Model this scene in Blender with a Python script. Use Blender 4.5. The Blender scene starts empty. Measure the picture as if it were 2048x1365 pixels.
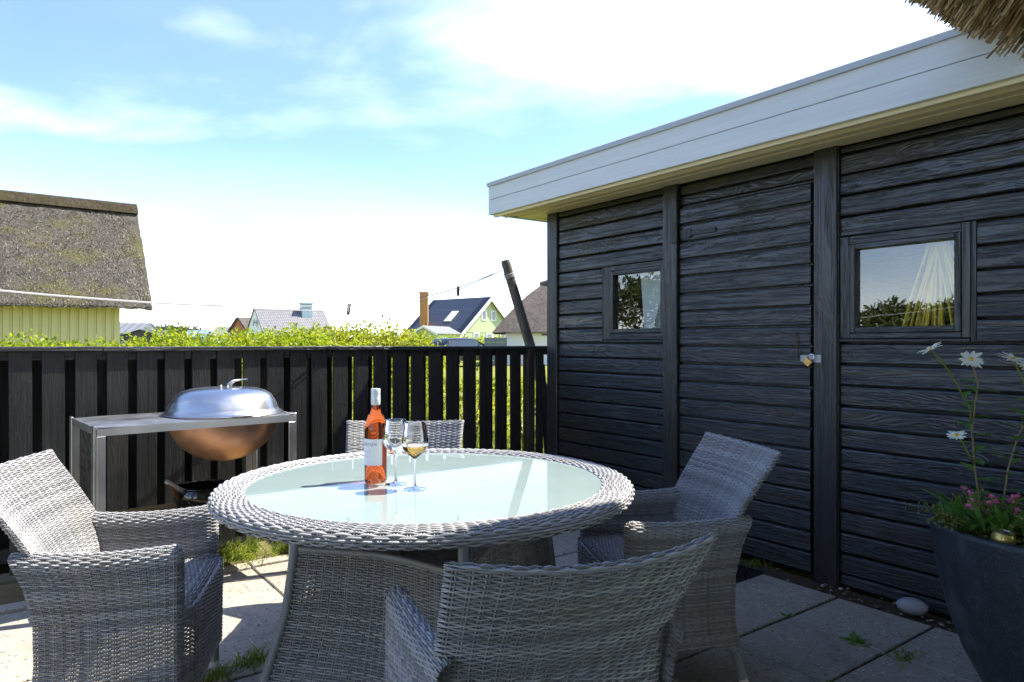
import bpy, math, random
import numpy as np
from mathutils import Vector, Matrix

random.seed(7)
RNG = np.random.default_rng(7)
scene = bpy.context.scene
COL = scene.collection

# ---------------------------------------------------------------- camera
cam_d = bpy.data.cameras.new("camera")
cam_d.sensor_width = 36.0
cam_d.lens = 24.43
cam_d.clip_start = 0.05
cam_d.clip_end = 3000.0
cam_d.shift_y = 0.0017
cam = bpy.data.objects.new("camera", cam_d)
COL.objects.link(cam)
cam.location = (0, 0, 1.21)
cam.rotation_euler = (math.radians(90), 0, 0)
scene.camera = cam

# ---------------------------------------------------------------- sky, sun, exposure
SUN_AZ, SUN_EL = math.radians(69), math.radians(54)      # azimuth clockwise from +Y
world = bpy.data.worlds.new("World")
scene.world = world
world.use_nodes = True
wn, wl = world.node_tree.nodes, world.node_tree.links
wn.clear()


def wnode(t, **k):
    n = wn.new(t)
    for a, b in k.items():
        setattr(n, a, b)
    return n


def wmath(op, a, b=None, c=None, clamp=False):
    n = wnode("ShaderNodeMath", operation=op, use_clamp=clamp)
    for i, v in enumerate((a, b, c)):
        if v is None:
            continue
        if isinstance(v, (int, float)):
            n.inputs[i].default_value = v
        else:
            wl.new(v, n.inputs[i])
    return n.outputs[0]


sky = wnode("ShaderNodeTexSky", sky_type="NISHITA", sun_disc=False)
sky.sun_elevation = SUN_EL
sky.sun_rotation = SUN_AZ
sky.air_density = 1.0
sky.dust_density = 0.35
sky.ozone_density = 2.2
tc = wnode("ShaderNodeTexCoord")
sep = wnode("ShaderNodeSeparateXYZ")
wl.new(tc.outputs["Generated"], sep.inputs[0])
zc = wmath("MAXIMUM", sep.outputs[2], 0.0)
den = wmath("ADD", zc, 0.22)
px = wmath("DIVIDE", sep.outputs[0], den)
py = wmath("DIVIDE", sep.outputs[1], den)
cmb = wnode("ShaderNodeCombineXYZ")
wl.new(px, cmb.inputs[0]); wl.new(py, cmb.inputs[1])
cmb.inputs[2].default_value = 3.1


def wnoise(scale, detail, rough, dist, off):
    mp = wnode("ShaderNodeMapping")
    mp.inputs["Location"].default_value = off
    mp.inputs["Scale"].default_value = (0.8, 1.0, 1)
    wl.new(cmb.outputs[0], mp.inputs[0])
    n = wnode("ShaderNodeTexNoise")
    n.inputs["Scale"].default_value = scale
    n.inputs["Detail"].default_value = detail
    n.inputs["Roughness"].default_value = rough
    n.inputs["Distortion"].default_value = dist
    wl.new(mp.outputs[0], n.inputs["Vector"])
    return n.outputs["Fac"]


def wramp(v, lo, hi):
    n = wnode("ShaderNodeMapRange", interpolation_type="SMOOTHSTEP")
    n.inputs["From Min"].default_value = lo
    n.inputs["From Max"].default_value = hi
    wl.new(v, n.inputs["Value"])
    return n.outputs[0]


big = wnoise(0.95, 7, 0.5, 0.15, (3.3, 1.2, 0))
wisp = wnoise(2.4, 7, 0.55, 0.3, (0.4, 2.2, 0))
cl = wmath("ADD", wmath("MULTIPLY", big, 0.72), wmath("MULTIPLY", wisp, 0.28))
cloud = wramp(cl, 0.485, 0.86)
haze = wmath("POWER", wmath("SUBTRACT", 1.0, zc, clamp=True), 10.5)
mask = wmath("MAXIMUM", wmath("MULTIPLY", cloud, 0.85), wmath("MULTIPLY", haze, 0.85))
veil = wmath("MAXIMUM", mask, 0.035)
shade = wnoise(1.7, 6, 0.55, 0.2, (7.7, 4.0, 0))
shv = wmath("MULTIPLY_ADD", wramp(shade, 0.40, 0.68), -1.4, 4.3)
shv = wmath("MULTIPLY_ADD", haze, 2.0, shv)
ccol = wnode("ShaderNodeCombineXYZ")
wl.new(wmath("MULTIPLY", shv, 0.985), ccol.inputs[0])
wl.new(shv, ccol.inputs[1])
wl.new(wmath("MULTIPLY", shv, 1.02), ccol.inputs[2])
mixw = wnode("ShaderNodeMix", data_type="RGBA")
wl.new(veil, mixw.inputs["Factor"])
tint = wnode("ShaderNodeMix", data_type="RGBA", blend_type="MULTIPLY")
tint.inputs["Factor"].default_value = 1.0
tint.inputs["B"].default_value = (0.27, 0.31, 0.395, 1)
wl.new(sky.outputs[0], tint.inputs["A"])
wl.new(tint.outputs["Result"], mixw.inputs["A"])
wl.new(ccol.outputs[0], mixw.inputs["B"])
bg = wnode("ShaderNodeBackground")
bg.inputs["Strength"].default_value = 0.14
wl.new(mixw.outputs["Result"], bg.inputs["Color"])
wo = wnode("ShaderNodeOutputWorld")
wl.new(bg.outputs[0], wo.inputs["Surface"])

sun_d = bpy.data.lights.new("sun", "SUN")
sun_d.energy = 2.0
sun_d.angle = math.radians(0.55)
sun_d.color = (1.0, 0.945, 0.86)
sun = bpy.data.objects.new("sun", sun_d)
COL.objects.link(sun)
SV = Vector((math.sin(SUN_AZ) * math.cos(SUN_EL), math.cos(SUN_AZ) * math.cos(SUN_EL), math.sin(SUN_EL)))
sun.rotation_euler = SV.to_track_quat("Z", "Y").to_euler()
sun.location = SV * 30

vs = scene.view_settings
vs.view_transform = "Standard"
vs.look = "None"
vs.gamma = 1.0
vs.use_curve_mapping = False
vs.exposure = 2.65
scene.cycles.use_denoising = True
scene.cycles.max_bounces = 10
scene.cycles.transmission_bounces = 10
scene.cycles.transparent_max_bounces = 10
scene.cycles.sample_clamp_indirect = 6.0

# ---------------------------------------------------------------- frames
E1 = (0.808, 0.589)                  # along the fence, towards the shed
YAW = math.atan2(0.589, 0.808)


def PW(a, c):
    """patio frame (a along the fence, c towards the fence) -> world x, y"""
    return (0.808 * a - 0.589 * c, 0.589 * a + 0.808 * c)


# ---------------------------------------------------------------- mesh helpers
class MB:
    def __init__(self):
        self.v, self.f, self.n = [], [], 0

    def add(self, verts, faces):
        b = self.n
        self.v.extend([tuple(p) for p in verts])
        self.f.extend([tuple(i + b for i in q) for q in faces])
        self.n += len(verts)
        return self

    def box(self, x0, x1, y0, y1, z0, z1, bev=0.0, M=None):
        if bev <= 0:
            vs_ = [(x, y, z) for z in (z0, z1) for y in (y0, y1) for x in (x0, x1)]
            fs = [(0, 2, 3, 1), (4, 5, 7, 6), (0, 1, 5, 4), (2, 6, 7, 3), (0, 4, 6, 2), (1, 3, 7, 5)]
        else:
            b = bev
            vs_, fs = [], []
            for sx, X, ix in ((-1, x0, x0 + b), (1, x1, x1 - b)):
                for sy, Y, iy in ((-1, y0, y0 + b), (1, y1, y1 - b)):
                    for sz, Z, iz in ((-1, z0, z0 + b), (1, z1, z1 - b)):
                        vs_ += [(X, iy, iz), (ix, Y, iz), (ix, iy, Z)]

            def vi(sx, sy, sz, k):
                return ((sx > 0) * 4 + (sy > 0) * 2 + (sz > 0)) * 3 + k
            for s in (-1, 1):
                fs.append([vi(s, a, b_, 0) for a, b_ in ((-1, -1), (1, -1), (1, 1), (-1, 1))][::s])
                fs.append([vi(a, s, b_, 1) for a, b_ in ((-1, -1), (-1, 1), (1, 1), (1, -1))][::s])
                fs.append([vi(a, b_, s, 2) for a, b_ in ((-1, -1), (1, -1), (1, 1), (-1, 1))][::s])
            for a in (-1, 1):
                for c in (-1, 1):
                    q = [vi(-1, a, c, 1), vi(1, a, c, 1), vi(1, a, c, 2), vi(-1, a, c, 2)]
                    fs.append(q if a * c < 0 else q[::-1])
                    q = [vi(a, -1, c, 0), vi(a, 1, c, 0), vi(a, 1, c, 2), vi(a, -1, c, 2)]
                    fs.append(q if a * c > 0 else q[::-1])
                    q = [vi(a, c, -1, 0), vi(a, c, 1, 0), vi(a, c, 1, 1), vi(a, c, -1, 1)]
                    fs.append(q if a * c < 0 else q[::-1])
                    for d in (-1, 1):
                        t = [vi(a, c, d, 0), vi(a, c, d, 1), vi(a, c, d, 2)]
                        fs.append(t if a * c * d > 0 else t[::-1])
        if M is not None:
            vs_ = [tuple(M @ Vector(p)) for p in vs_]
        return self.add(vs_, fs)

    def prism(self, prof, y0, y1, M=None):
        """closed (x,z) profile extruded along y"""
        n = len(prof)
        vs_ = [(x, y0, z) for x, z in prof] + [(x, y1, z) for x, z in prof]
        fs = [tuple(range(n)), tuple(range(2 * n - 1, n - 1, -1))]
        fs += [(i, n + i, n + (i + 1) % n, (i + 1) % n) for i in range(n)]
        if M is not None:
            vs_ = [tuple(M @ Vector(p)) for p in vs_]
        return self.add(vs_, fs)

    def tube(self, pts, r, sides=8, caps=True, closed=False, flat=1.0):
        P = [Vector(p) for p in pts]
        n = len(P)
        rr = r if hasattr(r, "__len__") else [r] * n
        vs_, fs = [], []
        up = None
        for i in range(n):
            a = P[(i - 1) % n] if (closed or i > 0) else P[i]
            b = P[(i + 1) % n] if (closed or i < n - 1) else P[i]
            t = (b - a).normalized()
            if up is None:
                up = t.orthogonal().normalized()
            up = (up - t * up.dot(t))
            up = up.normalized() if up.length > 1e-6 else t.orthogonal().normalized()
            w = t.cross(up)
            for k in range(sides):
                an = 2 * math.pi * k / sides
                vs_.append(P[i] + up * (math.cos(an) * rr[i]) + w * (math.sin(an) * rr[i] * flat))
        for i in range(n if closed else n - 1):
            j = (i + 1) % n
            for k in range(sides):
                k2 = (k + 1) % sides
                fs.append((i * sides + k, i * sides + k2, j * sides + k2, j * sides + k))
        if caps and not closed:
            fs.append(tuple(range(sides))[::-1])
            fs.append(tuple((n - 1) * sides + k for k in range(sides)))
        return self.add(vs_, fs)

    def lathe(self, prof, seg=32, c=(0, 0, 0), closed=False, a0=0.0, a1=2 * math.pi):
        full = abs(a1 - a0 - 2 * math.pi) < 1e-6
        m = seg if full else seg + 1
        vs_, fs = [], []
        n = len(prof)
        for k in range(m):
            an = a0 + (a1 - a0) * k / seg
            for r, z in prof:
                vs_.append((c[0] + r * math.cos(an), c[1] + r * math.sin(an), c[2] + z))
        for k in range(seg):
            k2 = (k + 1) % m
            for i in range(n if closed else n - 1):
                j = (i + 1) % n
                q = (k * n + i, k2 * n + i, k2 * n + j, k * n + j)
                fs.append(q)
        return self.add(vs_, fs)

    def build(self, name, m, parent=None, smooth=False, autos=None):
        me = bpy.data.meshes.new(name)
        me.from_pydata(self.v, [], self.f)
        return link(name, me, m, parent, smooth, autos)


def link(name, me, m, parent=None, smooth=False, autos=None):
    for k in (m if isinstance(m, (list, tuple)) else [m]):
        me.materials.append(k)
    if smooth:
        me.polygons.foreach_set("use_smooth", [True] * len(me.polygons))
        if autos:
            me.set_sharp_from_angle(angle=math.radians(autos))
    me.update()
    o = bpy.data.objects.new(name, me)
    COL.objects.link(o)
    if parent is not None:
        o.parent = parent
    return o


def npmesh(name, V, F, m, parent=None, smooth=False):
    """V (n,3) float, F (k,4) or (k,3) int"""
    me = bpy.data.meshes.new(name)
    k = F.shape[1]
    me.vertices.add(len(V))
    me.vertices.foreach_set("co", np.ascontiguousarray(V, dtype=np.float32).ravel())
    me.loops.add(F.size)
    me.loops.foreach_set("vertex_index", np.ascontiguousarray(F, dtype=np.int32).ravel())
    me.polygons.add(len(F))
    me.polygons.foreach_set("loop_start", np.arange(0, F.size, k, dtype=np.int32))
    me.polygons.foreach_set("loop_total", np.full(len(F), k, dtype=np.int32))
    me.update(calc_edges=True)
    return link(name, me, m, parent, smooth)


def tag(o, label=None, cat=None, group=None, kind=None):
    for k, v in (("label", label), ("category", cat), ("group", group), ("kind", kind)):
        if v:
            o[k] = v
    return o


def thing(name, label, cat, loc=(0, 0, 0), rz=0.0, group=None):
    o = bpy.data.objects.new(name, None)
    o.empty_display_size = 0.1
    COL.objects.link(o)
    o.location = loc
    o.rotation_euler = (0, 0, rz)
    return tag(o, label, cat, group)


def copy_tree(o, parent=None):
    c = o.copy()
    COL.objects.link(c)
    c.parent = parent
    for ch in list(o.children):
        copy_tree(ch, c)
    return c


# ---------------------------------------------------------------- materials
class Mat:
    def __init__(self, name, color=(0.5, 0.5, 0.5), rough=0.6, metal=0.0, spec=None, **kw):
        self.m = bpy.data.materials.new(name)
        self.m.use_nodes = True
        self.t = self.m.node_tree
        self.N, self.L = self.t.nodes, self.t.links
        self.b = self.N["Principled BSDF"]
        self.b.inputs["Base Color"].default_value = (*color, 1)
        self.b.inputs["Roughness"].default_value = rough
        self.b.inputs["Metallic"].default_value = metal
        if spec is not None:
            self.b.inputs["Specular IOR Level"].default_value = spec
        for k, v in kw.items():
            self.b.inputs[k].default_value = v
        self._co = None

    def node(self, t, **k):
        n = self.N.new(t)
        for a, b in k.items():
            setattr(n, a, b)
        return n

    def put(self, sock, v):
        if isinstance(v, (int, float)):
            sock.default_value = v
        elif isinstance(v, tuple):
            sock.default_value = v if len(v) != 3 or sock.type == "VECTOR" else (*v, 1)
        else:
            self.L.new(v, sock)

    def co(self, scale=(1, 1, 1), rnd=True, kind="Object"):
        tcn = self.node("ShaderNodeTexCoord")
        mp = self.node("ShaderNodeMapping")
        mp.inputs["Scale"].default_value = scale
        self.L.new(tcn.outputs[kind], mp.inputs["Vector"])
        if rnd:
            oi = self.node("ShaderNodeObjectInfo")
            ml = self.node("ShaderNodeVectorMath", operation="SCALE")
            ml.inputs[0].default_value = (37.0, 53.0, 71.0)
            self.L.new(oi.outputs["Random"], ml.inputs["Scale"])
            self.L.new(ml.outputs[0], mp.inputs["Location"])
        return mp.outputs[0]

    def noise(self, vec, scale=5, detail=4, rough=0.55, dist=0.0):
        n = self.node("ShaderNodeTexNoise")
        self.L.new(vec, n.inputs["Vector"])
        for k, v in (("Scale", scale), ("Detail", detail), ("Roughness", rough), ("Distortion", dist)):
            n.inputs[k].default_value = v
        return n.outputs["Fac"]

    def voro(self, vec, scale, feature="F1", out="Distance", rnd=1.0):
        n = self.node("ShaderNodeTexVoronoi", feature=feature)
        self.L.new(vec, n.inputs["Vector"])
        n.inputs["Scale"].default_value = scale
        n.inputs["Randomness"].default_value = rnd
        return n.outputs[out]

    def ramp(self, v, stops, interp="LINEAR"):
        n = self.node("ShaderNodeValToRGB")
        cr = n.color_ramp
        cr.interpolation = interp
        while len(cr.elements) < len(stops):
            cr.elements.new(0.5)
        for e, (p, c) in zip(cr.elements, stops):
            e.position = p
            e.color = (c, c, c, 1) if isinstance(c, (int, float)) else (*c, 1)
        self.L.new(v, n.inputs[0])
        return n.outputs[0]

    def mix(self, fac, a, b, mode="MIX"):
        n = self.node("ShaderNodeMix", data_type="RGBA", blend_type=mode)
        self.put(n.inputs["Factor"], fac)
        self.put(n.inputs["A"], a)
        self.put(n.inputs["B"], b)
        return n.outputs["Result"]

    def math(self, op, a, b=0.0, c=0.0, clamp=False):
        n = self.node("ShaderNodeMath", operation=op, use_clamp=clamp)
        self.put(n.inputs[0], a); self.put(n.inputs[1], b); self.put(n.inputs[2], c)
        return n.outputs[0]

    def rand(self):
        return self.node("ShaderNodeObjectInfo").outputs["Random"]

    def island(self):
        return self.node("ShaderNodeNewGeometry").outputs["Random Per Island"]

    def color(self, v):
        self.put(self.b.inputs["Base Color"], v); return self

    def rough(self, v):
        self.put(self.b.inputs["Roughness"], v); return self

    def bump(self, h, strength=0.4, dist=0.004):
        n = self.node("ShaderNodeBump")
        n.inputs["Strength"].default_value = strength
        n.inputs["Distance"].default_value = dist
        self.L.new(h, n.inputs["Height"])
        self.L.new(n.outputs[0], self.b.inputs["Normal"])
        return self


def leaf_mat(name, c1, c2, c3, trans=0.45):
    k = Mat(name, rough=0.5, spec=0.3)
    isl = k.island()
    colr = k.ramp(isl, [(0.0, c1), (0.5, c2), (1.0, c3)])
    k.color(colr)
    tr = k.node("ShaderNodeBsdfTranslucent")
    br = k.mix(1.0, colr, (1.5, 1.6, 0.8), "MULTIPLY")
    k.L.new(br, tr.inputs["Color"])
    mx = k.node("ShaderNodeMixShader")
    mx.inputs[0].default_value = trans
    out = k.N["Material Output"]
    k.L.new(k.b.outputs[0], mx.inputs[1])
    k.L.new(tr.outputs[0], mx.inputs[2])
    k.L.new(mx.outputs[0], out.inputs["Surface"])
    return k.m


def wood_mat(name, dark, light, axis=1, rough=(0.32, 0.55), grain=0.5, patch=None, spec=0.5, ringscale=60):
    """painted or bare wood with grain along the local axis"""
    k = Mat(name, spec=spec)
    sc = [ringscale] * 3
    sc[axis] = 1.6
    v = k.co(tuple(sc))
    g = k.noise(v, 1.0, 6, 0.65, 0.4)
    sc2 = [9.0] * 3
    sc2[axis] = 1.3
    v2 = k.co(tuple(sc2))
    kn = k.noise(v2, 1.0, 3, 0.5, 1.6)
    col = k.mix(k.ramp(g, [(0.35, 0.0), (0.7, 1.0)]), dark, light)
    col = k.mix(k.math("MULTIPLY", k.rand(), 0.35), col, light)
    if patch:
        pv = k.noise(k.co((2.2, 2.2, 2.2)), 1.0, 4, 0.6)
        col = k.mix(k.ramp(pv, [(0.56, 0.0), (0.68, 0.8)]), col, patch)
    k.color(col)
    rr = k.ramp(kn, [(0.3, rough[0]), (0.7, rough[1])])
    k.rough(rr)
    cracks = k.ramp(g, [(0.0, 0.0), (0.40, 0.55), (0.47, 0.9), (1.0, 1.0)])
    sc3 = [ringscale * 0.42] * 3
    sc3[axis] = 2.2
    big_g = k.noise(k.co(tuple(sc3)), 1.0, 5, 0.7, 1.2)
    deep = k.ramp(big_g, [(0.0, 0.0), (0.36, 0.1), (0.43, 1.0), (1.0, 1.0)])
    ring = k.math("SINE", k.math("MULTIPLY", kn, 55.0))
    hgt = k.math("ADD", k.math("MULTIPLY", cracks, 0.8), k.math("MULTIPLY", ring, 0.12))
    hgt = k.math("ADD", hgt, k.math("MULTIPLY", deep, 0.55))
    k.bump(hgt, grain, 0.006)
    return k.m


M = {}
M["black_wood"] = wood_mat("black_painted_wood", (0.009, 0.010, 0.011), (0.030, 0.032, 0.034), 1, (0.20, 0.36), 0.55,
                           patch=(0.050, 0.040, 0.030), spec=0.55)
M["black_wood_z"] = wood_mat("black_painted_wood_upright", (0.009, 0.010, 0.010), (0.028, 0.030, 0.030), 2, (0.26, 0.46), 0.6, spec=0.6)
M["black_wood_x"] = wood_mat("black_painted_wood_rail", (0.012, 0.013, 0.014), (0.035, 0.037, 0.040), 0, (0.34, 0.55), 0.6, spec=0.5)
M["fence_wood"] = wood_mat("black_fence_wood", (0.007, 0.0075, 0.0075), (0.022, 0.0225, 0.0225), 2, (0.40, 0.62), 0.6,
                           patch=(0.034, 0.033, 0.030), spec=0.4)
M["old_wood"] = wood_mat("weathered_grey_wood", (0.06, 0.052, 0.044), (0.19, 0.17, 0.15), 2, (0.7, 0.9), 0.9, spec=0.2)
M["mossy_wood"] = wood_mat("mossy_brown_wood", (0.18, 0.12, 0.05), (0.38, 0.29, 0.13), 0, (0.7, 0.9), 0.7, patch=(0.28, 0.30, 0.08), spec=0.2)
M["grey_white_paint"] = wood_mat("grey_white_painted_board", (0.60, 0.625, 0.63), (0.70, 0.72, 0.72), 1, (0.42, 0.6), 0.10, spec=0.4, ringscale=40)
M["cream_paint"] = wood_mat("cream_painted_board", (0.72, 0.62, 0.40), (0.80, 0.70, 0.48), 1, (0.45, 0.6), 0.10, spec=0.4, ringscale=40)
M["green_board"] = wood_mat("pale_green_board", (0.52, 0.48, 0.22), (0.60, 0.56, 0.29), 2, (0.6, 0.8), 0.1, spec=0.3)


def mk():
    # wicker strands
    def wick(name, lo, hi, warm):
        k = Mat(name, rough=0.42, spec=0.45)
        i = k.island()
        c = k.ramp(i, [(0.0, lo), (0.55, tuple(0.5 * (a + b) for a, b in zip(lo, hi))), (1.0, hi)])
        d = k.noise(k.co((6, 6, 6)), 1.0, 4, 0.6)
        k.color(k.mix(k.ramp(d, [(0.5, 0.0), (0.78, 0.55)]), c, warm))
        k.rough(k.ramp(d, [(0.3, 0.36), (0.7, 0.52)]))
        return k.m
    M["wicker"] = wick("grey_wicker", (0.19, 0.188, 0.186), (0.44, 0.435, 0.43), (0.32, 0.285, 0.23))
    M["wicker_old"] = wick("grey_wicker_table_base", (0.19, 0.185, 0.17), (0.38, 0.37, 0.345), (0.36, 0.28, 0.17))
    M["wicker_dark"] = wick("dark_grey_wicker_wrap", (0.17, 0.172, 0.175), (0.27, 0.275, 0.275), (0.19, 0.175, 0.15))
    M["foot"] = Mat("pale_plastic_foot", (0.62, 0.60, 0.55), 0.45).m
    # table glass: frosted underneath, polished on top
    k = Mat("frosted_green_glass", (0.42, 0.55, 0.53), 0.03, spec=1.0)
    d = k.noise(k.co((5, 5, 5)), 1.0, 6, 0.65)
    d2 = k.noise(k.co((40, 40, 40)), 1.0, 3, 0.6)
    k.color(k.mix(k.ramp(d, [(0.35, 0.0), (0.75, 1.0)]), (0.25, 0.325, 0.305), (0.29, 0.355, 0.335)))
    k.rough(k.math("ADD", k.ramp(d, [(0.4, 0.015), (0.8, 0.07)]), k.ramp(d2, [(0.6, 0.0), (0.75, 0.08)])))
    M["table_glass"] = k.m
    # concrete slabs
    k = Mat("concrete_slab", rough=0.85, spec=0.25)
    v = k.co((1, 1, 1))
    big_ = k.noise(v, 4.0, 5, 0.6)
    fine = k.noise(v, 130.0, 3, 0.6)
    vo = k.voro(v, 62.0, out="Color")
    vd = k.voro(v, 62.0)
    base = k.mix(big_, (0.30, 0.262, 0.20), (0.42, 0.37, 0.29))
    base = k.mix(k.math("MULTIPLY", k.rand(), 0.5), base, (0.42, 0.385, 0.32))
    sp = k.node("ShaderNodeSeparateColor")
    k.L.new(vo, sp.inputs[0])
    agg = k.math("MULTIPLY", k.ramp(sp.outputs[0], [(0.72, 0.0), (0.80, 1.0)]), k.ramp(vd, [(0.30, 1.0), (0.42, 0.0)]))
    dkk = k.math("MULTIPLY", k.ramp(sp.outputs[1], [(0.75, 0.0), (0.82, 1.0)]), k.ramp(vd, [(0.30, 1.0), (0.42, 0.0)]))
    base = k.mix(k.math("MULTIPLY", agg, 0.85), base, (0.58, 0.56, 0.52))
    base = k.mix(k.math("MULTIPLY", dkk, 0.8), base, (0.11, 0.10, 0.09))
    base = k.mix(k.ramp(fine, [(0.35, 0.25), (0.6, 0.0)]), base, (0.12, 0.11, 0.09))
    st = k.noise(v, 2.3, 6, 0.7, 0.6)
    base = k.mix(k.ramp(st, [(0.52, 0.0), (0.70, 0.55)]), base, (0.17, 0.155, 0.13))
    k.color(base)
    k.bump(k.math("ADD", fine, k.math("MULTIPLY", vd, 0.8)), 0.35, 0.003)
    M["slab"] = k.m
    # soils and lawn
    k = Mat("sandy_soil", rough=0.95, spec=0.1)
    v = k.co((1, 1, 1), False)
    k.color(k.mix(k.noise(v, 9, 6, 0.7), (0.10, 0.075, 0.04), (0.27, 0.22, 0.13)))
    k.bump(k.noise(v, 60, 5, 0.7), 0.8, 0.02)
    M["soil"] = k.m
    k = Mat("dark_joint_dirt", rough=0.95, spec=0.1)
    v = k.co((1, 1, 1), False)
    k.color(k.mix(k.noise(v, 25, 5, 0.7), (0.035, 0.028, 0.018), (0.12, 0.095, 0.06)))
    k.bump(k.noise(v, 120, 4, 0.7), 0.8, 0.01)
    M["dirt"] = k.m
    k = Mat("lawn", rough=0.9, spec=0.1)
    v = k.co((1, 1, 1), False)
    a = k.mix(k.noise(v, 1.2, 6, 0.7), (0.11, 0.15, 0.02), (0.26, 0.26, 0.05))
    a = k.mix(k.ramp(k.noise(v, 14, 5, 0.7), [(0.4, 0.0), (0.7, 0.7)]), a, (0.30, 0.28, 0.06))
    k.color(a)
    k.bump(k.noise(v, 30, 5, 0.8), 0.8, 0.05)
    M["lawn"] = k.m
    # metals
    k = Mat("brushed_steel", (0.62, 0.62, 0.62), 0.3, 1.0)
    v = k.co((3, 3, 3))
    k.rough(k.ramp(k.noise(v, 2, 4, 0.6), [(0.3, 0.30), (0.7, 0.46)]))
    k.color(k.mix(k.noise(k.co((7, 7, 7)), 1, 5, 0.6), (0.50, 0.50, 0.50), (0.68, 0.68, 0.67)))
    M["steel"] = k.m
    k = Mat("polished_lid_steel", (0.66, 0.64, 0.61), 0.24, 1.0)
    k.rough(k.ramp(k.noise(k.co((5, 5, 5)), 1, 5, 0.6), [(0.3, 0.20), (0.7, 0.32)]))
    M["lid"] = k.m
    k = Mat("heat_tinted_copper_steel", (0.60, 0.33, 0.21), 0.42, 0.85)
    v = k.co((4, 4, 4))
    k.color(k.mix(k.noise(v, 2, 6, 0.7), (0.46, 0.25, 0.17), (0.62, 0.38, 0.26)))
    k.rough(k.ramp(k.noise(v, 6, 4, 0.6), [(0.3, 0.34), (0.7, 0.55)]))
    M["copper"] = k.m
    M["galv"] = Mat("zinc_trim", (0.38, 0.39, 0.38), 0.5, 0.5).m
    M["black_iron"] = Mat("black_painted_iron", (0.02, 0.02, 0.022), 0.4, 0.3).m
    M["rust"] = Mat("rusty_iron", (0.16, 0.07, 0.035), 0.8, 0.3).m
    M["brass"] = Mat("brass", (0.62, 0.38, 0.13), 0.35, 0.9).m
    M["chrome"] = Mat("steel_shackle", (0.75, 0.75, 0.76), 0.15, 1.0).m
    M["enamel"] = Mat("black_enamel", (0.008, 0.007, 0.007), 0.08, spec=0.7).m
    M["cord"] = Mat("white_cord", (0.46, 0.44, 0.42), 0.7).m
    M["peg"] = wood_mat("weathered_peg_wood", (0.07, 0.05, 0.03), (0.14, 0.10, 0.07), 2, (0.7, 0.9), 0.4)
    # window glass
    k = bpy.data.materials.new("window_glass")
    k.use_nodes = True
    N, L = k.node_tree.nodes, k.node_tree.links
    N.clear()
    tr = N.new("ShaderNodeBsdfTransparent"); tr.inputs[0].default_value = (0.90, 0.93, 0.92, 1)
    gl = N.new("ShaderNodeBsdfGlossy"); gl.inputs["Roughness"].default_value = 0.0
    lw = N.new("ShaderNodeLayerWeight"); lw.inputs[0].default_value = 0.5
    pw_ = N.new("ShaderNodeMath"); pw_.operation = "POWER"; pw_.inputs[1].default_value = 5.0
    fr = N.new("ShaderNodeMath"); fr.operation = "MULTIPLY_ADD"; fr.inputs[1].default_value = 0.88; fr.inputs[2].default_value = 0.10
    ns = N.new("ShaderNodeTexNoise"); ns.inputs["Scale"].default_value = 2.2; ns.inputs["Detail"].default_value = 1
    bp = N.new("ShaderNodeBump"); bp.inputs["Strength"].default_value = 0.03; bp.inputs["Distance"].default_value = 0.02
    tcx = N.new("ShaderNodeTexCoord")
    L.new(lw.outputs["Facing"], pw_.inputs[0]); L.new(pw_.outputs[0], fr.inputs[0])
    L.new(tcx.outputs["Object"], ns.inputs["Vector"])
    L.new(ns.outputs[0], bp.inputs["Height"]); L.new(bp.outputs[0], gl.inputs["Normal"])
    mx = N.new("ShaderNodeMixShader"); out = N.new("ShaderNodeOutputMaterial")
    L.new(fr.outputs[0], mx.inputs[0]); L.new(tr.outputs[0], mx.inputs[1]); L.new(gl.outputs[0], mx.inputs[2])
    L.new(mx.outputs[0], out.inputs[0])
    M["pane"] = k
    # bottle and drinking glass
    M["clear_glass"] = Mat("clear_glass", (1, 1, 1), 0.0, **{"Transmission Weight": 1.0, "IOR": 1.45}).m
    M["wine_bottle"] = Mat("rose_wine_in_glass", (1.0, 0.20, 0.05), 0.0, **{"Transmission Weight": 1.0, "IOR": 1.38}).m
    M["wine"] = Mat("rose_wine", (1.0, 0.46, 0.08), 0.0, **{"Transmission Weight": 1.0, "IOR": 1.33}).m
    M["label"] = Mat("white_paper_label", (0.80, 0.80, 0.82), 0.6).m
    M["ink"] = Mat("dark_violet_ink", (0.05, 0.03, 0.08), 0.6).m
    M["pink_ink"] = Mat("pale_pink_ink", (0.62, 0.42, 0.45), 0.6).m
    M["cap"] = Mat("pale_bottle_cap", (0.66, 0.70, 0.70), 0.3, 0.2).m
    # thatch
    def thatch(name, a, b, moss, amt):
        k = Mat(name, rough=0.95, spec=0.1)
        v = k.co((1, 1, 1), False)
        streak = k.noise(k.co((16, 16, 5), False), 1.0, 7, 0.75)
        fine = k.noise(k.co((70, 70, 34), False), 1.0, 4, 0.75)
        c = k.mix(k.ramp(streak, [(0.3, 0.0), (0.7, 1.0)]), a, b)
        mid = k.noise(k.co((3.2, 3.2, 2.2), False), 1.0, 8, 0.8)
        c = k.mix(k.ramp(mid, [(0.36, 0.75), (0.62, 0.0)]), c, tuple(x * 0.5 for x in a))
        c = k.mix(k.ramp(fine, [(0.42, 0.75), (0.58, 0.0)]), c, tuple(x * 0.35 for x in a))
        c = k.mix(k.math("MULTIPLY", k.ramp(k.noise(v, 0.55, 5, 0.7), [(0.45, 0.0), (0.62, 1.0)]), amt), c, moss)
        k.color(c)
        k.bump(k.math("ADD", k.math("ADD", streak, fine), k.math("MULTIPLY", mid, 2.0)), 1.0, 0.14)
        return k.m
    M["thatch"] = thatch("weathered_mossy_thatch", (0.19, 0.165, 0.13), (0.46, 0.41, 0.34), (0.26, 0.24, 0.05), 0.7)
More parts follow.
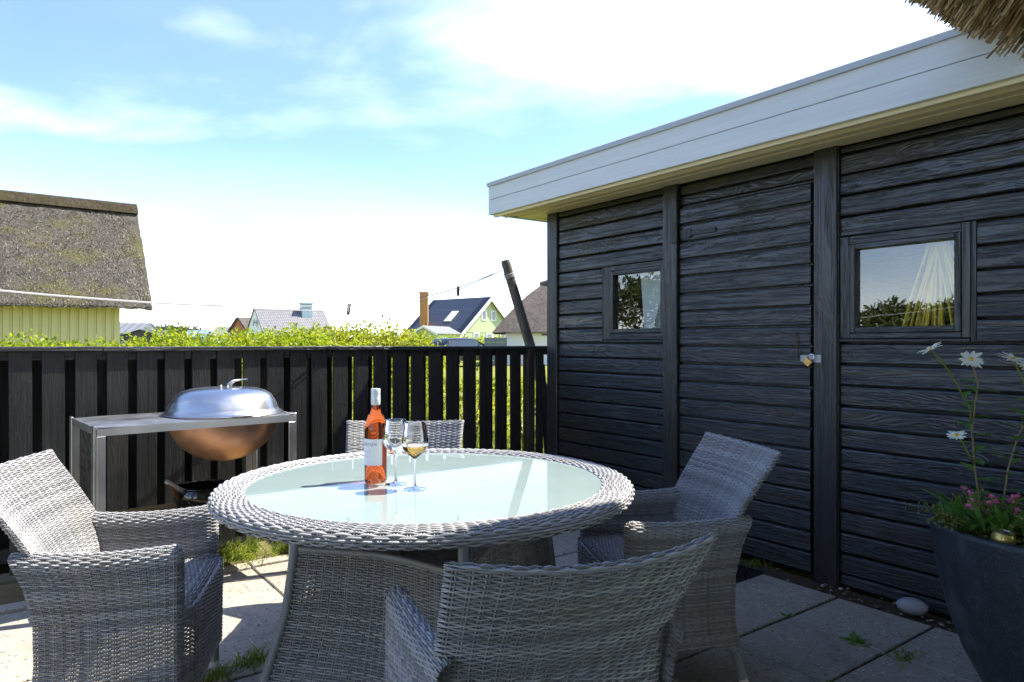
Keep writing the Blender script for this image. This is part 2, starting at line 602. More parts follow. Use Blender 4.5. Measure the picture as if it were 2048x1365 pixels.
    M["thatch_grey"] = thatch("grey_thatch", (0.20, 0.17, 0.15), (0.40, 0.35, 0.31), (0.2, 0.17, 0.12), 0.2)
    M["ridge"] = thatch("thatch_ridge_turf", (0.12, 0.10, 0.06), (0.28, 0.23, 0.14), (0.2, 0.18, 0.06), 0.4)
    k = Mat("cut_reed", rough=0.7, spec=0.2)
    k.color(k.ramp(k.island(), [(0.0, (0.13, 0.08, 0.035)), (0.45, (0.32, 0.21, 0.10)), (0.8, (0.48, 0.35, 0.19)), (1.0, (0.70, 0.57, 0.38))]))
    M["reed"] = k.m
    # far buildings
    M["white_wall"] = Mat("white_wall", (0.72, 0.72, 0.70), 0.8).m
    M["cream_trim"] = Mat("cream_trim", (0.74, 0.73, 0.64), 0.6).m
    M["green_wall"] = wood_mat("light_green_wall", (0.37, 0.43, 0.22), (0.44, 0.50, 0.28), 2, (0.6, 0.8), 0.05)
    M["win_dark"] = Mat("far_window_glass", (0.10, 0.13, 0.15), 0.05, spec=0.8).m
    M["white_trim"] = Mat("white_window_trim", (0.78, 0.78, 0.78), 0.6).m

    def tiles(name, c1, c2, sx, sy, gloss):
        k = Mat(name, rough=gloss, spec=0.4)
        v = k.co((1, 1, 1), False, "Generated")
        w = k.node("ShaderNodeTexBrick")
        mp = k.node("ShaderNodeMapping"); mp.inputs["Scale"].default_value = (sx, sy, sy)
        k.L.new(k.node("ShaderNodeTexCoord").outputs["UV"], mp.inputs[0])
        k.L.new(mp.outputs[0], w.inputs["Vector"])
        w.inputs["Color1"].default_value = (*c1, 1); w.inputs["Color2"].default_value = (*c2, 1)
        w.inputs["Mortar"].default_value = (*[x * 0.25 for x in c1], 1)
        w.inputs["Scale"].default_value = 1.0; w.inputs["Mortar Size"].default_value = 0.10
        w.inputs["Brick Width"].default_value = 1.0; w.inputs["Row Height"].default_value = 1.0
        w.offset = 0.0
        k.color(w.outputs["Color"])
        k.bump(w.outputs["Fac"], -0.5, 0.05)
        return k.m
    M["grey_tiles"] = tiles("grey_concrete_tiles", (0.17, 0.165, 0.17), (0.23, 0.22, 0.22), 34, 17, 0.6)
    M["black_tiles"] = tiles("black_glazed_tiles", (0.035, 0.042, 0.058), (0.045, 0.052, 0.07), 1, 20, 0.35)
    k = Mat("yellow_brick", rough=0.85)
    w = k.node("ShaderNodeTexBrick")
    k.L.new(k.co((4, 4, 4), False), w.inputs["Vector"])
    w.inputs["Color1"].default_value = (0.46, 0.22, 0.06, 1); w.inputs["Color2"].default_value = (0.36, 0.17, 0.05, 1)
    w.inputs["Mortar"].default_value = (0.30, 0.24, 0.16, 1); w.inputs["Scale"].default_value = 1.0
    k.color(w.outputs["Color"])
    M["brick"] = k.m
    M["red_brick"] = Mat("red_brick_wall", (0.36, 0.13, 0.06), 0.85).m
    M["zinc"] = Mat("blue_grey_zinc", (0.27, 0.36, 0.40), 0.45, 0.3).m
    M["grey_metal_roof"] = Mat("grey_sheet_roof", (0.16, 0.165, 0.17), 0.7).m
    M["dark_roof"] = Mat("dark_felt_roof", (0.045, 0.047, 0.05), 0.7).m
    M["panel_grey"] = Mat("slate_grey_panel", (0.10, 0.13, 0.15), 0.5).m
    # pot
    k = Mat("dark_composite_pot", rough=0.5, spec=0.4)
    v = k.co((1, 1, 1), False)
    c = k.mix(k.noise(v, 7, 6, 0.7), (0.012, 0.018, 0.024), (0.040, 0.052, 0.060))
    c = k.mix(k.ramp(k.noise(k.co((9, 9, 3), False), 1, 7, 0.75), [(0.52, 0.0), (0.76, 0.7)]), c, (0.17, 0.175, 0.18))
    c = k.mix(k.ramp(k.voro(v, 160, out="Distance"), [(0.14, 0.32), (0.30, 0.0)]), c, (0.26, 0.26, 0.26))
    k.color(c); k.rough(k.ramp(k.noise(v, 12, 4, 0.6), [(0.3, 0.38), (0.7, 0.6)]))
    k.bump(k.noise(v, 90, 4, 0.7), 0.25, 0.003)
    M["pot"] = k.m
    M["stem"] = Mat("reddish_green_stem", (0.22, 0.16, 0.07), 0.55).m
    M["green_stem"] = Mat("green_stem", (0.14, 0.20, 0.03), 0.55).m
    M["petal"] = leaf_mat("white_petal", (0.80, 0.80, 0.79), (0.84, 0.84, 0.83), (0.80, 0.80, 0.82), 0.25)
    M["pink"] = leaf_mat("pink_petal", (0.70, 0.12, 0.36), (0.78, 0.24, 0.48), (0.85, 0.40, 0.58), 0.25)
    M["yolk"] = Mat("yellow_flower_centre", (0.70, 0.48, 0.03), 0.7).m
    M["leaf"] = leaf_mat("bright_green_leaf", (0.07, 0.17, 0.04), (0.11, 0.24, 0.05), (0.18, 0.32, 0.07), 0.35)
    M["herb"] = leaf_mat("olive_creeping_leaf", (0.10, 0.14, 0.025), (0.19, 0.19, 0.04), (0.27, 0.17, 0.07), 0.3)
    M["hedge"] = leaf_mat("yellow_green_hedge_leaf", (0.12, 0.19, 0.012), (0.26, 0.31, 0.018), (0.42, 0.40, 0.03), 0.5)
    M["willow"] = leaf_mat("olive_bush_leaf", (0.16, 0.21, 0.02), (0.29, 0.31, 0.03), (0.42, 0.36, 0.06), 0.45)
    M["pine"] = leaf_mat("dark_pine_needles", (0.05, 0.075, 0.02), (0.09, 0.11, 0.03), (0.14, 0.14, 0.05), 0.25)
    M["grass"] = leaf_mat("grass_blade", (0.10, 0.17, 0.02), (0.18, 0.24, 0.03), (0.32, 0.30, 0.08), 0.4)
    M["far_tree"] = leaf_mat("far_tree_leaf", (0.05, 0.075, 0.04), (0.08, 0.10, 0.05), (0.11, 0.12, 0.06), 0.2)
    M["bark"] = Mat("bark", (0.09, 0.065, 0.045), 0.9).m
    k = Mat("grey_beach_stone", (0.40, 0.40, 0.42), 0.55)
    k.color(k.mix(k.noise(k.co((12, 12, 12)), 1, 5, 0.6), (0.24, 0.235, 0.24), (0.36, 0.355, 0.375)))
    M["stone"] = k.m
    k = Mat("brown_grit", (0.2, 0.17, 0.13), 0.9)
    k.color(k.ramp(k.island(), [(0.0, (0.07, 0.05, 0.03)), (0.6, (0.20, 0.16, 0.12)), (0.9, (0.34, 0.31, 0.28)), (1.0, (0.5, 0.48, 0.46))]))
    M["dirt_stone"] = k.m
    M["rubber"] = Mat("black_rubber", (0.014, 0.015, 0.016), 0.5).m
    M["can_green"] = Mat("green_can_paint", (0.03, 0.22, 0.07), 0.3, 0.5).m
    M["can_gold"] = Mat("gold_can_band", (0.62, 0.46, 0.12), 0.3, 0.6).m
    M["can_top"] = Mat("aluminium_can_top", (0.72, 0.72, 0.72), 0.28, 0.9).m
    M["hole"] = Mat("dark_opening", (0.01, 0.01, 0.01), 0.9).m
    M["yellow_cord"] = Mat("yellow_cord", (0.85, 0.58, 0.04), 0.45).m
    M["white_sheet"] = Mat("white_sheet", (0.82, 0.82, 0.80), 0.7).m
    M["inside"] = Mat("bare_interior_boards", (0.16, 0.12, 0.08), 0.85).m
    M["car_paint"] = Mat("black_car_paint", (0.012, 0.013, 0.018), 0.12, spec=0.7).m
    M["car_glass"] = Mat("tinted_car_glass", (0.03, 0.04, 0.045), 0.03, spec=0.8).m
    M["tail"] = Mat("red_tail_lamp", (0.45, 0.02, 0.02), 0.2).m
    M["tyre"] = Mat("tyre_rubber", (0.02, 0.02, 0.02), 0.8).m


mk()

# ================================================================ the setting
def sheet(name, x0, x1, y0, y1, z, m, nx=1, ny=1, amp=0.0, rz=0.0, loc=(0, 0)):
    xs, ys = np.linspace(x0, x1, nx + 1), np.linspace(y0, y1, ny + 1)
    X, Y = np.meshgrid(xs, ys)
    Z = np.full_like(X, z) + (RNG.random(X.shape) - 0.5) * 2 * amp
    V = np.stack([X.ravel(), Y.ravel(), Z.ravel()], 1)
    i = np.arange((nx + 1) * (ny + 1)).reshape(ny + 1, nx + 1)
    F = np.stack([i[:-1, :-1].ravel(), i[:-1, 1:].ravel(), i[1:, 1:].ravel(), i[1:, :-1].ravel()], 1)
    o = npmesh(name, V, F, m, smooth=amp > 0)
    o.location = (*loc, 0)
    o.rotation_euler = (0, 0, rz)
    return tag(o, kind="structure")


tag(sheet("lawn", -900, 900, -300, 1500, -0.045, M["lawn"]), "yellow green lawn spreading beyond the black fence")
patio = tag(sheet("patio", -2.45, 3.36, -0.5, 3.955, -0.013, M["dirt"], rz=YAW), "patio of square concrete paving slabs")
tag(sheet("soil_strip", -2.6, 3.4, 3.945, 4.62, -0.004, M["soil"], 90, 12, 0.010, rz=YAW), "sandy soil strip with weeds along the fence foot")

SL = 0.4254


def slab_mesh(la, lc, th=0.045):
    mb = MB().box(-la / 2, la / 2, -lc / 2, lc / 2, -th, 0.0, 0.004)
    me = bpy.data.meshes.new("slab")
    me.from_pydata(mb.v, [], mb.f)
    me.materials.append(M["slab"])
    return me


sm, km = slab_mesh(SL - 0.006, SL - 0.014), slab_mesh(SL - 0.006, 0.085)
for i in range(13):
    for j in range(10):
        a, c = 2.9905 - i * SL, 3.675 - j * SL
        if j == 0:
            c -= 0.045
        o = bpy.data.objects.new("slab", sm)
        COL.objects.link(o)
        o.parent = patio
        o.location = (a, c, RNG.normal(0, 0.0016))
        o.rotation_euler = (RNG.normal(0, 0.004), RNG.normal(0, 0.004), RNG.normal(0, 0.004))
    o = bpy.data.objects.new("kerb_slab", km)
    COL.objects.link(o)
    o.parent = patio
    o.location = (2.9905 - i * SL, 3.905, 0.006 + RNG.normal(0, 0.003))
    o.rotation_euler = (0, 0, RNG.normal(0, 0.006))

# ---------------------------------------------------------------- garden shed
shed = thing("garden_shed", "black painted plank shed with flat roof, low door and two small windows", "shed", (0.33, 5.3, 0), YAW)
PITCH = 0.1045


def plank(parent, y0, y1, z0, z1, xo=0.0, wob=0.0015, name="plank", m="black_wood"):
    dz0, dz1 = random.uniform(-wob, wob), random.uniform(-wob, wob)
    d = random.uniform(-0.002, 0.002)
    n = max(2, int(abs(y1 - y0) / 0.16))
    prof = [(-0.006, z1), (-0.015, z1 - 0.0015), (-0.020, z1 - 0.0055), (-0.022, z1 - 0.013), (-0.023, z0 + 0.005), (-0.020, z0), (0.0, z0), (0.0, z1)]
    k = len(prof)
    mb = MB()
    V, F = [], []
    for i in range(n + 1):
        t = i / n
        y = y0 + (y1 - y0) * t
        w1, w2 = random.uniform(-0.0009, 0.0009), random.uniform(-0.0012, 0.0012)
        for x, z in prof:
            V.append((x + xo + d, y, z + (dz0 + (dz1 - dz0) * t) + (w1 if z > (z0 + z1) / 2 else w2)))
    for i in range(n):
        for q in range(k):
            r = (q + 1) % k
            F.append((i * k + q, (i + 1) * k + q, (i + 1) * k + r, i * k + r))
    F.append(tuple(range(k)))
    F.append(tuple(n * k + q for q in range(k))[::-1])
    mb.add(V, F)
    o = mb.build(name, M[m], parent)
    return o


for k in range(-12, 10):
    z0 = max(0.004, 1.214 + k * PITCH)
    z1 = min(2.185, 1.214 + (k + 1) * PITCH - 0.0085)
    if z1 - z0 < 0.03:
        continue
    inw = 0 <= k < 5
    plank(shed, -0.066, -0.545 if inw else -1.102, z0, z1)
    if inw:
        plank(shed, -2.856, -4.35, z0, z1)
    else:
        plank(shed, -2.252, -4.35, z0, z1)
# header boards over the door
for z0, z1 in ((2.062, 2.118), (2.124, 2.185)):
    plank(shed, -1.224, -2.115, z0, z1, 0.018)
# posts
for y0, y1, x0, x1 in ((-0.062, 0.055, -0.040, 0.09), (-1.221, -1.105, -0.042, 0.06), (-2.247, -2.121, -0.046, 0.06)):
    MB().box(x0, x1, y0, y1, -0.02 if y0 < -2 else 0.0, 2.192, 0.005).build("post", M["black_wood_z"], shed)
MB().box(-0.035, 0.0, -2.2515, -2.2475, 0.0, 2.19).build("corner_bead", M["black_wood_z"], shed)
# sheathing behind the planks, with the two window openings and the door left open
sh = MB()
for y0, y1, z0, z1 in ((-4.36, -2.81, 0.0, 1.275), (-2.31, -0.06, 0.0, 1.275), (-2.81, -2.31, 0.0, 1.275),
                       (-4.36, -0.06, 1.685, 2.25), (-0.64, -0.06, 1.275, 1.685), (-2.31, -1.10, 1.275, 1.685), (-4.36, -2.79, 1.275, 1.685)):
    sh.box(0.0245, 0.045, y0, y1, z0, z1)
sh.build("sheathing", M["black_iron"], shed)
# other walls, floor and ceiling
for k in range(0, 21):
    z0 = 0.02 + k * PITCH
    mb = MB().box(0.092, 2.5, 0.0, 0.022, z0, z0 + PITCH - 0.009, 0.003)
    mb.build("side_plank", M["black_wood_x"], shed)
MB().box(0.05, 2.5, -0.03, -0.004, 0, 2.3).build("inner_side_wall", M["inside"], shed)
MB().box(2.5, 2.56, -4.36, 0.02, 0, 2.3).build("back_wall", M["black_wood"], shed)
MB().box(0.02, 2.5, -4.40, -4.365, 0, 2.3).build("end_wall", M["black_wood_x"], shed)
MB().box(0.05, 2.498, -4.36, -0.031, -0.01, 0.012).build("floor", M["inside"], shed)
# roof, fascia, trim, soffit
MB().box(-0.362, 2.78, -4.42, 0.302, 2.262, 2.408).build("roof", M["dark_roof"], shed)
for z0, z1 in ((2.190, 2.3015), (2.3045, 2.416)):
    MB().box(-0.392, -0.366, -4.42, 0.330, z0, z1, 0.002).build("fascia_board", M["grey_white_paint"], shed)
    MB().box(-0.3655, 2.78, 0.304, 0.329, z0, z1, 0.002).build("side_fascia_board", M["grey_white_paint"], shed)
y = 0.340
for i in range(9):
    ln = 0.53 + 0.03 * math.sin(i * 2.1)
    MB().prism([(-0.404, 2.404), (-0.404, 2.432), (-0.396, 2.438), (-0.33, 2.438), (-0.33, 2.418), (-0.395, 2.418), (-0.399, 2.404)],
               y - 0.003, y - ln + 0.003).build("edge_trim", M["galv"], shed)
    y -= ln
MB().box(-0.395, 2.78, 0.30, 0.342, 2.4185, 2.437).build("side_edge_trim", M["galv"], shed)
for x0, x1, z0 in ((-0.364, -0.338, 2.172), (-0.3365, -0.262, 2.198), (-0.2605, -0.246, 2.178), (-0.2445, -0.135, 2.200), (-0.1335, -0.005, 2.194)):
    MB().box(x0, x1, -4.40, 0.300, z0, 2.225 + 0.001 * (x0 > -0.2), 0.002).build("soffit_board", M["cream_paint"], shed)
for i in range(3):
    MB().box(0.0, 2.6, 0.062 + i * 0.079, 0.138 + i * 0.079, 2.193 + 0.004 * (i % 2), 2.222, 0.002).build("side_soffit_board", M["cream_paint"], shed)
MB().box(-0.008, 0.03, -4.36, -0.06, 2.193, 2.26).build("frieze", M["black_wood"], shed)

# door
door = MB().box(0.004, 0.020, -2.088, -1.229, 0.022, 2.052).build("door", M["black_wood_z"], shed)
dp = 2.03 / 19
for k in range(19):
    z0 = 0.020 + k * dp
    plank(door, -1.227, -2.090 + random.uniform(-0.002, 0.002), z0, z0 + dp - 0.0075, 0.003)
MB().box(0.05, 0.065, -2.13, -1.2, 0.0, 2.07).build("backing", M["hole"], door)
mb = MB().box(-0.0268, -0.0215, -1.50, -1.235, 1.862, 1.890, 0.001)
mb.box(-0.029, -0.0268, -1.318, -1.235, 1.848, 1.904, 0.001)
for q in (-1.25, -1.29, -1.40, -1.485):
    mb.lathe([(0.0, 0.003), (0.005, 0.002), (0.006, 0)], 8, (-0.0275, q, 1.876))
mb.build("strap_hinge", M["black_iron"], door)
mb = MB().box(-0.0485, -0.0425, -1.2205, -1.185, 1.825, 1.93, 0.001)
mb.tube([(-0.045, -1.224, 1.83), (-0.045, -1.224, 1.925)], 0.007, 8)
mb.build("hinge_plate", M["black_iron"], door)
for zz in (0.36,):
    MB().box(-0.0268, -0.0215, -1.50, -1.235, zz, zz + 0.028, 0.001).build("strap_hinge", M["black_iron"], door)
MB().tube([(-0.022, -2.005, 1.255), (-0.030, -2.010, 1.262), (-0.034, -2.016, 1.250), (-0.034, -2.025, 1.19), (-0.034, -2.031, 1.15), (-0.030, -2.028, 1.138), (-0.022, -2.018, 1.136)],
          0.0032, 8).build("door_hook", M["rust"], door)
MB().box(-0.0295, -0.0250, -2.118, -2.040, 1.112, 1.146, 0.001).build("hasp", M["galv"], door)
MB().box(-0.0520, -0.0465, -2.168, -2.123, 1.108, 1.149, 0.002).build("hasp_plate", M["galv"], door)
# nail heads on the planks
nails = MB()
for k in range(-11, 9):
    zz = 1.214 + k * PITCH + 0.05
    for yy in (-0.09, -1.08, -2.29, -2.80, -3.4):
        if 0 <= k < 5 and yy in (-1.08, -2.29, -2.80):
            continue
        zj, yj = zz + random.uniform(-0.02, 0.02), yy + random.uniform(-0.01, 0.01)
        nails.add([(-0.0262, yj + 0.0038 * math.cos(t), zj + 0.0038 * math.sin(t)) for t in np.linspace(0, 2 * math.pi, 7)[:-1]] + [(-0.0275, yj, zj)],
                  [(i, 6, (i + 1) % 6) for i in range(6)])
tag(nails.build("nail_heads", M["black_iron"], shed), kind="stuff")


def window(yl, yr, z0, z1, gl, gr, gz0, gz1):
    """casing outer yl..yr, glass gl..gr (y runs negative to the right)"""
    m1, m2 = (yl + gl) / 2, (yr + gr) / 2
    s0, s1 = gz0 - 0.028, gz1 + 0.026
    w = MB().box(-0.006, -0.003, gr - 0.004, gl + 0.004, gz0 - 0.004, gz1 + 0.004).build("window", M["pane"], shed)
    for q0, q1 in ((gl + 0.0002, gl + 0.026), (gr - 0.026, gr - 0.0002)):
        MB().box(-0.034, 0.016, q0, q1, s0, s1, 0.002).build("sash_stile", M["black_wood_z"], w)
    for q0, q1 in ((gz1, s1), (s0, gz0)):
        MB().box(-0.033, 0.016, gr, gl, q0, q1, 0.002).build("sash_rail", M["black_wood"], w)
    for a, b, c, d, mm in ((gl + 0.027, yl, z0 + 0.02, z1, "black_wood_z"), (yr, gr - 0.027, z0 + 0.02, z1, "black_wood_z"),
                           (gr - 0.0265, gl + 0.0265, s1 + 0.001, z1, "black_wood"), (gr - 0.0265, gl + 0.0265, z0 + 0.02, s0 - 0.001, "black_wood")):
        if b - a < 0.006:
            continue
        MB().box(-0.028, 0.012, a, b, c, d, 0.002).build("casing", M[mm], w)
    MB().prism([(-0.036, z0 + 0.004), (-0.036, z0 + 0.014), (-0.026, z0 + 0.019), (0.0, z0 + 0.019), (0.0, z0 + 0.004)], yr, yl).build("sill", M["black_wood"], w)
    return w


window(-0.553, -1.1045, 1.212, 1.733, -0.655, -1.080, 1.303, 1.672)
window(-2.2535, -2.832, 1.212, 1.733, -2.329, -2.770, 1.287, 1.666)
MB().box(-0.026, 0.0, -2.854, -2.834, 1.214, 1.733, 0.001).build("casing_strip", M["black_wood_z"], shed)
MB().box(-0.030, 0.0, -0.552, -0.547, 1.214, 1.733, 0.001).build("casing_strip", M["black_wood_z"], shed)


def shed_w(x, y, z):
    c, s = math.cos(YAW), math.sin(YAW)
    return (0.33 + c * x - s * y, 5.3 + s * x + c * y, z)


# padlock on the hasp
pl = thing("padlock", "small brass padlock hanging open shackle on the shed door hasp", "padlock", shed_w(-0.062, -2.112, 1.125), YAW)
R = Matrix.Rotation(math.radians(38), 4, "X")
MB().box(-0.008, 0.008, -0.022, 0.020, -0.036, 0.0, 0.003, R).build("lock_body", M["brass"], pl)
arc = [R @ Vector((0, -0.014, 0))] + [R @ Vector((0, 0.014 * math.cos(t), 0.016 + 0.014 * math.sin(t))) for t in np.linspace(math.pi, 0, 9)] + [R @ Vector((0, 0.014, 0.0))]
MB().tube(arc, 0.0035, 8).build("shackle", M["chrome"], pl, True)
pl["label"] = "small brass padlock with steel shackle on the shed door hasp"

# what shows through the panes
cb = thing("cord_bundle", "bundle of yellow cords hanging and spreading behind the shed window pane", "cords", shed_w(0.075, -2.665, 1.25), YAW)
for i in range(30):
    q = (i / 29 - 0.5) * 2
    yb = q * 0.175 + random.uniform(-0.02, 0.02)
    yt = random.uniform(-0.022, 0.022)
    xb, xt = random.uniform(-0.05, 0.05), random.uniform(-0.015, 0.015)
    pts = []
    for t in np.linspace(0, 1, 10):
        w = t ** 1.5 * (1 - 0.18 * t) / 0.82
        bow = math.sin(math.pi * t) * q * 0.035
        pts.append((xt + (xb - xt) * w, -(yt + (yb - yt) * w + bow), 0.50 - 0.62 * t))
    MB().tube(pts, 0.0056, 6).build("cord", M["yellow_cord"], cb, True)
MB().lathe([(0.0, 0.46), (0.03, 0.46), (0.032, 0.48), (0.03, 0.505), (0.0, 0.505)], 14).build("tie", M["cord"], cb, True)
MB().tube([(0, 0, 0.5), (0, 0.0, 0.70), (0, 0.0, 1.008)], 0.003, 6).build("hanging_string", M["cord"], cb)
ws = thing("white_board", "white board leaning inside the shed behind the smaller window", "board", shed_w(0.075, -0.90, 0.013), YAW)
MB().add([(0, -0.06, 0), (0, -0.125, 0), (0, -0.13, 1.72), (0, 0.09, 1.66), (0.012, -0.06, 0), (0.012, -0.125, 0), (0.012, -0.13, 1.72), (0.012, 0.09, 1.66)],
         [(0, 1, 2, 3), (7, 6, 5, 4), (0, 4, 5, 1), (1, 5, 6, 2), (2, 6, 7, 3), (3, 7, 4, 0)]).build("board_face", M["white_sheet"], ws)
ps = thing("perforated_strip", "slanting grey perforated metal strip inside the smaller shed window", "metal strip", shed_w(0.055, -0.90, 0.013), YAW)
D = Matrix.Rotation(math.radians(20), 4, "X")
D = Matrix.Translation((0, 0.42, 0)) @ D
MB().box(-0.002, 0.002, -0.011, 0.011, 0.0, 1.82, 0.0, D).build("strip", M["galv"], ps)
hm = MB()
for i in range(40):
    hm.box(-0.0028, -0.0022, -0.004, 0.004, 1.15 + i * 0.017, 1.158 + i * 0.017, 0, D)
tag(hm.build("holes", M["hole"], ps), kind="stuff")

# ---------------------------------------------------------------- fence
FC = 4.30
fx, fy = PW(0, FC)
fence = thing("board_fence", "low black fence of upright boards with a flat cap rail", "fence", (fx, fy, 0), YAW)
for k in range(-7, 26):
    a0 = 0.013 + 0.1414 * k + random.uniform(-0.004, 0.004)
    w = 0.098 + random.uniform(-0.004, 0.003)
    if 3.26 < a0:
        continue
    til = Matrix.Rotation(random.uniform(-0.004, 0.004), 4, "Y")
    o = MB().box(0, w, 0.0, 0.019, 0, 1.125, 0.002).build("board", M["fence_wood"], fence)
    o.matrix_local = Matrix.Translation((a0, random.uniform(-0.002, 0.001), 0.04)) @ til
    o = MB().box(0, w - 0.006, 0.087, 0.106, 0, 1.125, 0.002).build("rear_board", M["fence_wood"], fence)
    o.matrix_local = Matrix.Translation((a0 + w + 0.022 - 0.046, 0, 0.04 + random.uniform(-0.01, 0.0))) @ til
for z0 in (0.10,):
    MB().box(-1.1, 3.55, 0.0205, 0.0855, z0, z0 + 0.07).build("rail", M["black_wood_x"], fence)
for x0, x1, dz in ((-1.1, 0.42, 0.0), (0.422, 2.05, -0.002), (2.052, 3.60, -0.005)):
    MB().box(x0, x1, -0.022, 0.128, 1.166 + dz, 1.190 + dz, 0.003).build("cap_rail", M["black_wood_x"], fence)
    MB().box(x0, x1, 0.0205, 0.0855, 1.12 + dz, 1.1655 + dz).build("rail", M["black_wood_x"], fence)
for a0 in (-0.42, 1.48, 3.30):
    MB().box(a0, a0 + 0.075, 0.0215, 0.0845, -0.1, 1.119, 0.003).build("fence_post", M["black_wood_z"], fence)
MB().box(3.27, 3.335, -0.03, 0.0195, 0.0, 1.16, 0.003).build("end_post", M["black_wood_z"], fence)

for i, (a0, a1, c0, c1, w, lab) in enumerate((
        (3.315, 3.385, 4.20, 4.272, 0.062, "loose dark board leaning on the fence beside its end post"),
        (3.425, 3.405, 4.19, 4.275, 0.05, "loose narrow board leaning in the gap between fence and shed corner post"))):
    x, yv = PW(a0, c0)
    t = thing("loose_board", lab, "board", (x, yv, 0), YAW)
    mb = MB()
    q = a1 - a0
    d = c1 - c0
    zt = 1.14 - 0.10 * i
    for zz, fx_, fc_ in ((0.0, 0, 0), (zt, q, d)):
        mb.v += [(fx_ - w / 2, fc_ - 0.010, zz), (fx_ + w / 2, fc_ - 0.010, zz), (fx_ + w / 2, fc_ + 0.010, zz), (fx_ - w / 2, fc_ + 0.010, zz)]
    mb.f = [(3, 2, 1, 0), (4, 5, 6, 7), (0, 1, 5, 4), (1, 2, 6, 5), (2, 3, 7, 6), (3, 0, 4, 7)]
    mb.build("plank", M["fence_wood"], t)

# ---------------------------------------------------------------- thatched house behind and above the camera
hx, hy = PW(0, 0)
house = thing("thatched_house", "thatched house whose reed eave hangs into the view above the shed end", "house", (0, 0, 0), YAW)
EC, EZ = 0.951, 2.25
sl = math.radians(45)
mb = MB()
th = 0.34
dn = (math.cos(sl), math.sin(sl))
prof = [(EC - 0.05, EZ + 0.05), (EC + 0.16, EZ + 0.26), (-1.9, EZ + 0.26 + (EC + 0.16 + 1.9)), (-4.9, EZ + 0.26 + (EC + 0.16 + 1.9) - 3.0), (-4.9, EZ - 0.1 + (EC + 0.16 + 1.9) - 3.0), (-1.9, EZ + 0.05 + EC - 0.05 + 1.9)]
Vt, Ft = [], []
for xx in (-4.2, 5.2):
    Vt += [(xx, c, z) for c, z in prof]
n = len(prof)
Ft = [tuple(range(n)), tuple(range(2 * n - 1, n - 1, -1))] + [(i, n + i, n + (i + 1) % n, (i + 1) % n) for i in range(n)]
mb.add(Vt, Ft)
mb.build("roof", M["thatch"], house)
NR = 15000
ra = RNG.uniform(0.7, 3.7, NR)
rd = RNG.uniform(-0.02, 0.62, NR) ** 1.0
rt = RNG.uniform(0, 1, NR)
V, F = [], []
base = np.zeros((NR, 3))
edge = rt < 0.55
# butts on the sloping underside and on the cut front face
base[:, 0] = ra
base[:, 1] = np.where(edge, EC - 0.05 - rd, EC - 0.05 + rt * 0.20)
base[:, 2] = np.where(edge, EZ + 0.05 + rd, EZ + 0.05 + rt * 0.20)
base += RNG.normal(0, 0.012, (NR, 3)) * np.array([1, 0.6, 0.6])
dirv = np.stack([RNG.normal(0.0, 0.14, NR), np.full(NR, 0.70) + RNG.normal(0, 0.10, NR), np.full(NR, -0.72) + RNG.normal(0, 0.12, NR)], 1)
dirv[edge, 2] -= 0.22
dirv /= np.linalg.norm(dirv, axis=1)[:, None]
ln = RNG.uniform(0.02, 0.095, NR)
rr = RNG.uniform(0.0022, 0.0042, NR)
s1 = np.cross(dirv, np.array([1.0, 0, 0])); s1 /= np.linalg.norm(s1, axis=1)[:, None]
s2 = np.cross(dirv, s1)
p0 = base - dirv * 0.10
p1 = base + dirv * ln[:, None]
sides = 5
VV = np.zeros((NR, 2 * sides, 3))
for k in range(sides):
    an = 2 * math.pi * k / sides
    off = s1 * (math.cos(an) * rr)[:, None] + s2 * (math.sin(an) * rr)[:, None]
    VV[:, k] = p0 + off
    VV[:, sides + k] = p1 + off
FF = []
for k in range(sides):
    FF.append((k, (k + 1) % sides, sides + (k + 1) % sides, sides + k))
FF.append((sides, sides + 1, sides + 2, sides + 3)); FF.append((sides, sides + 3, sides + 4, sides + 4))
FF = np.array(FF[:5] + [(5, 6, 7, 8), (5, 8, 9, 5)])[:6]
allF = (FF[None] + (np.arange(NR) * 2 * sides)[:, None, None]).reshape(-1, 4)
tag(npmesh("reeds", VV.reshape(-1, 3), allF, M["reed"], house), kind="stuff")
MB().box(-4.0, 2.9, -1.95, -1.75, 0.0, 4.8).build("wall", M["cream_trim"], house)

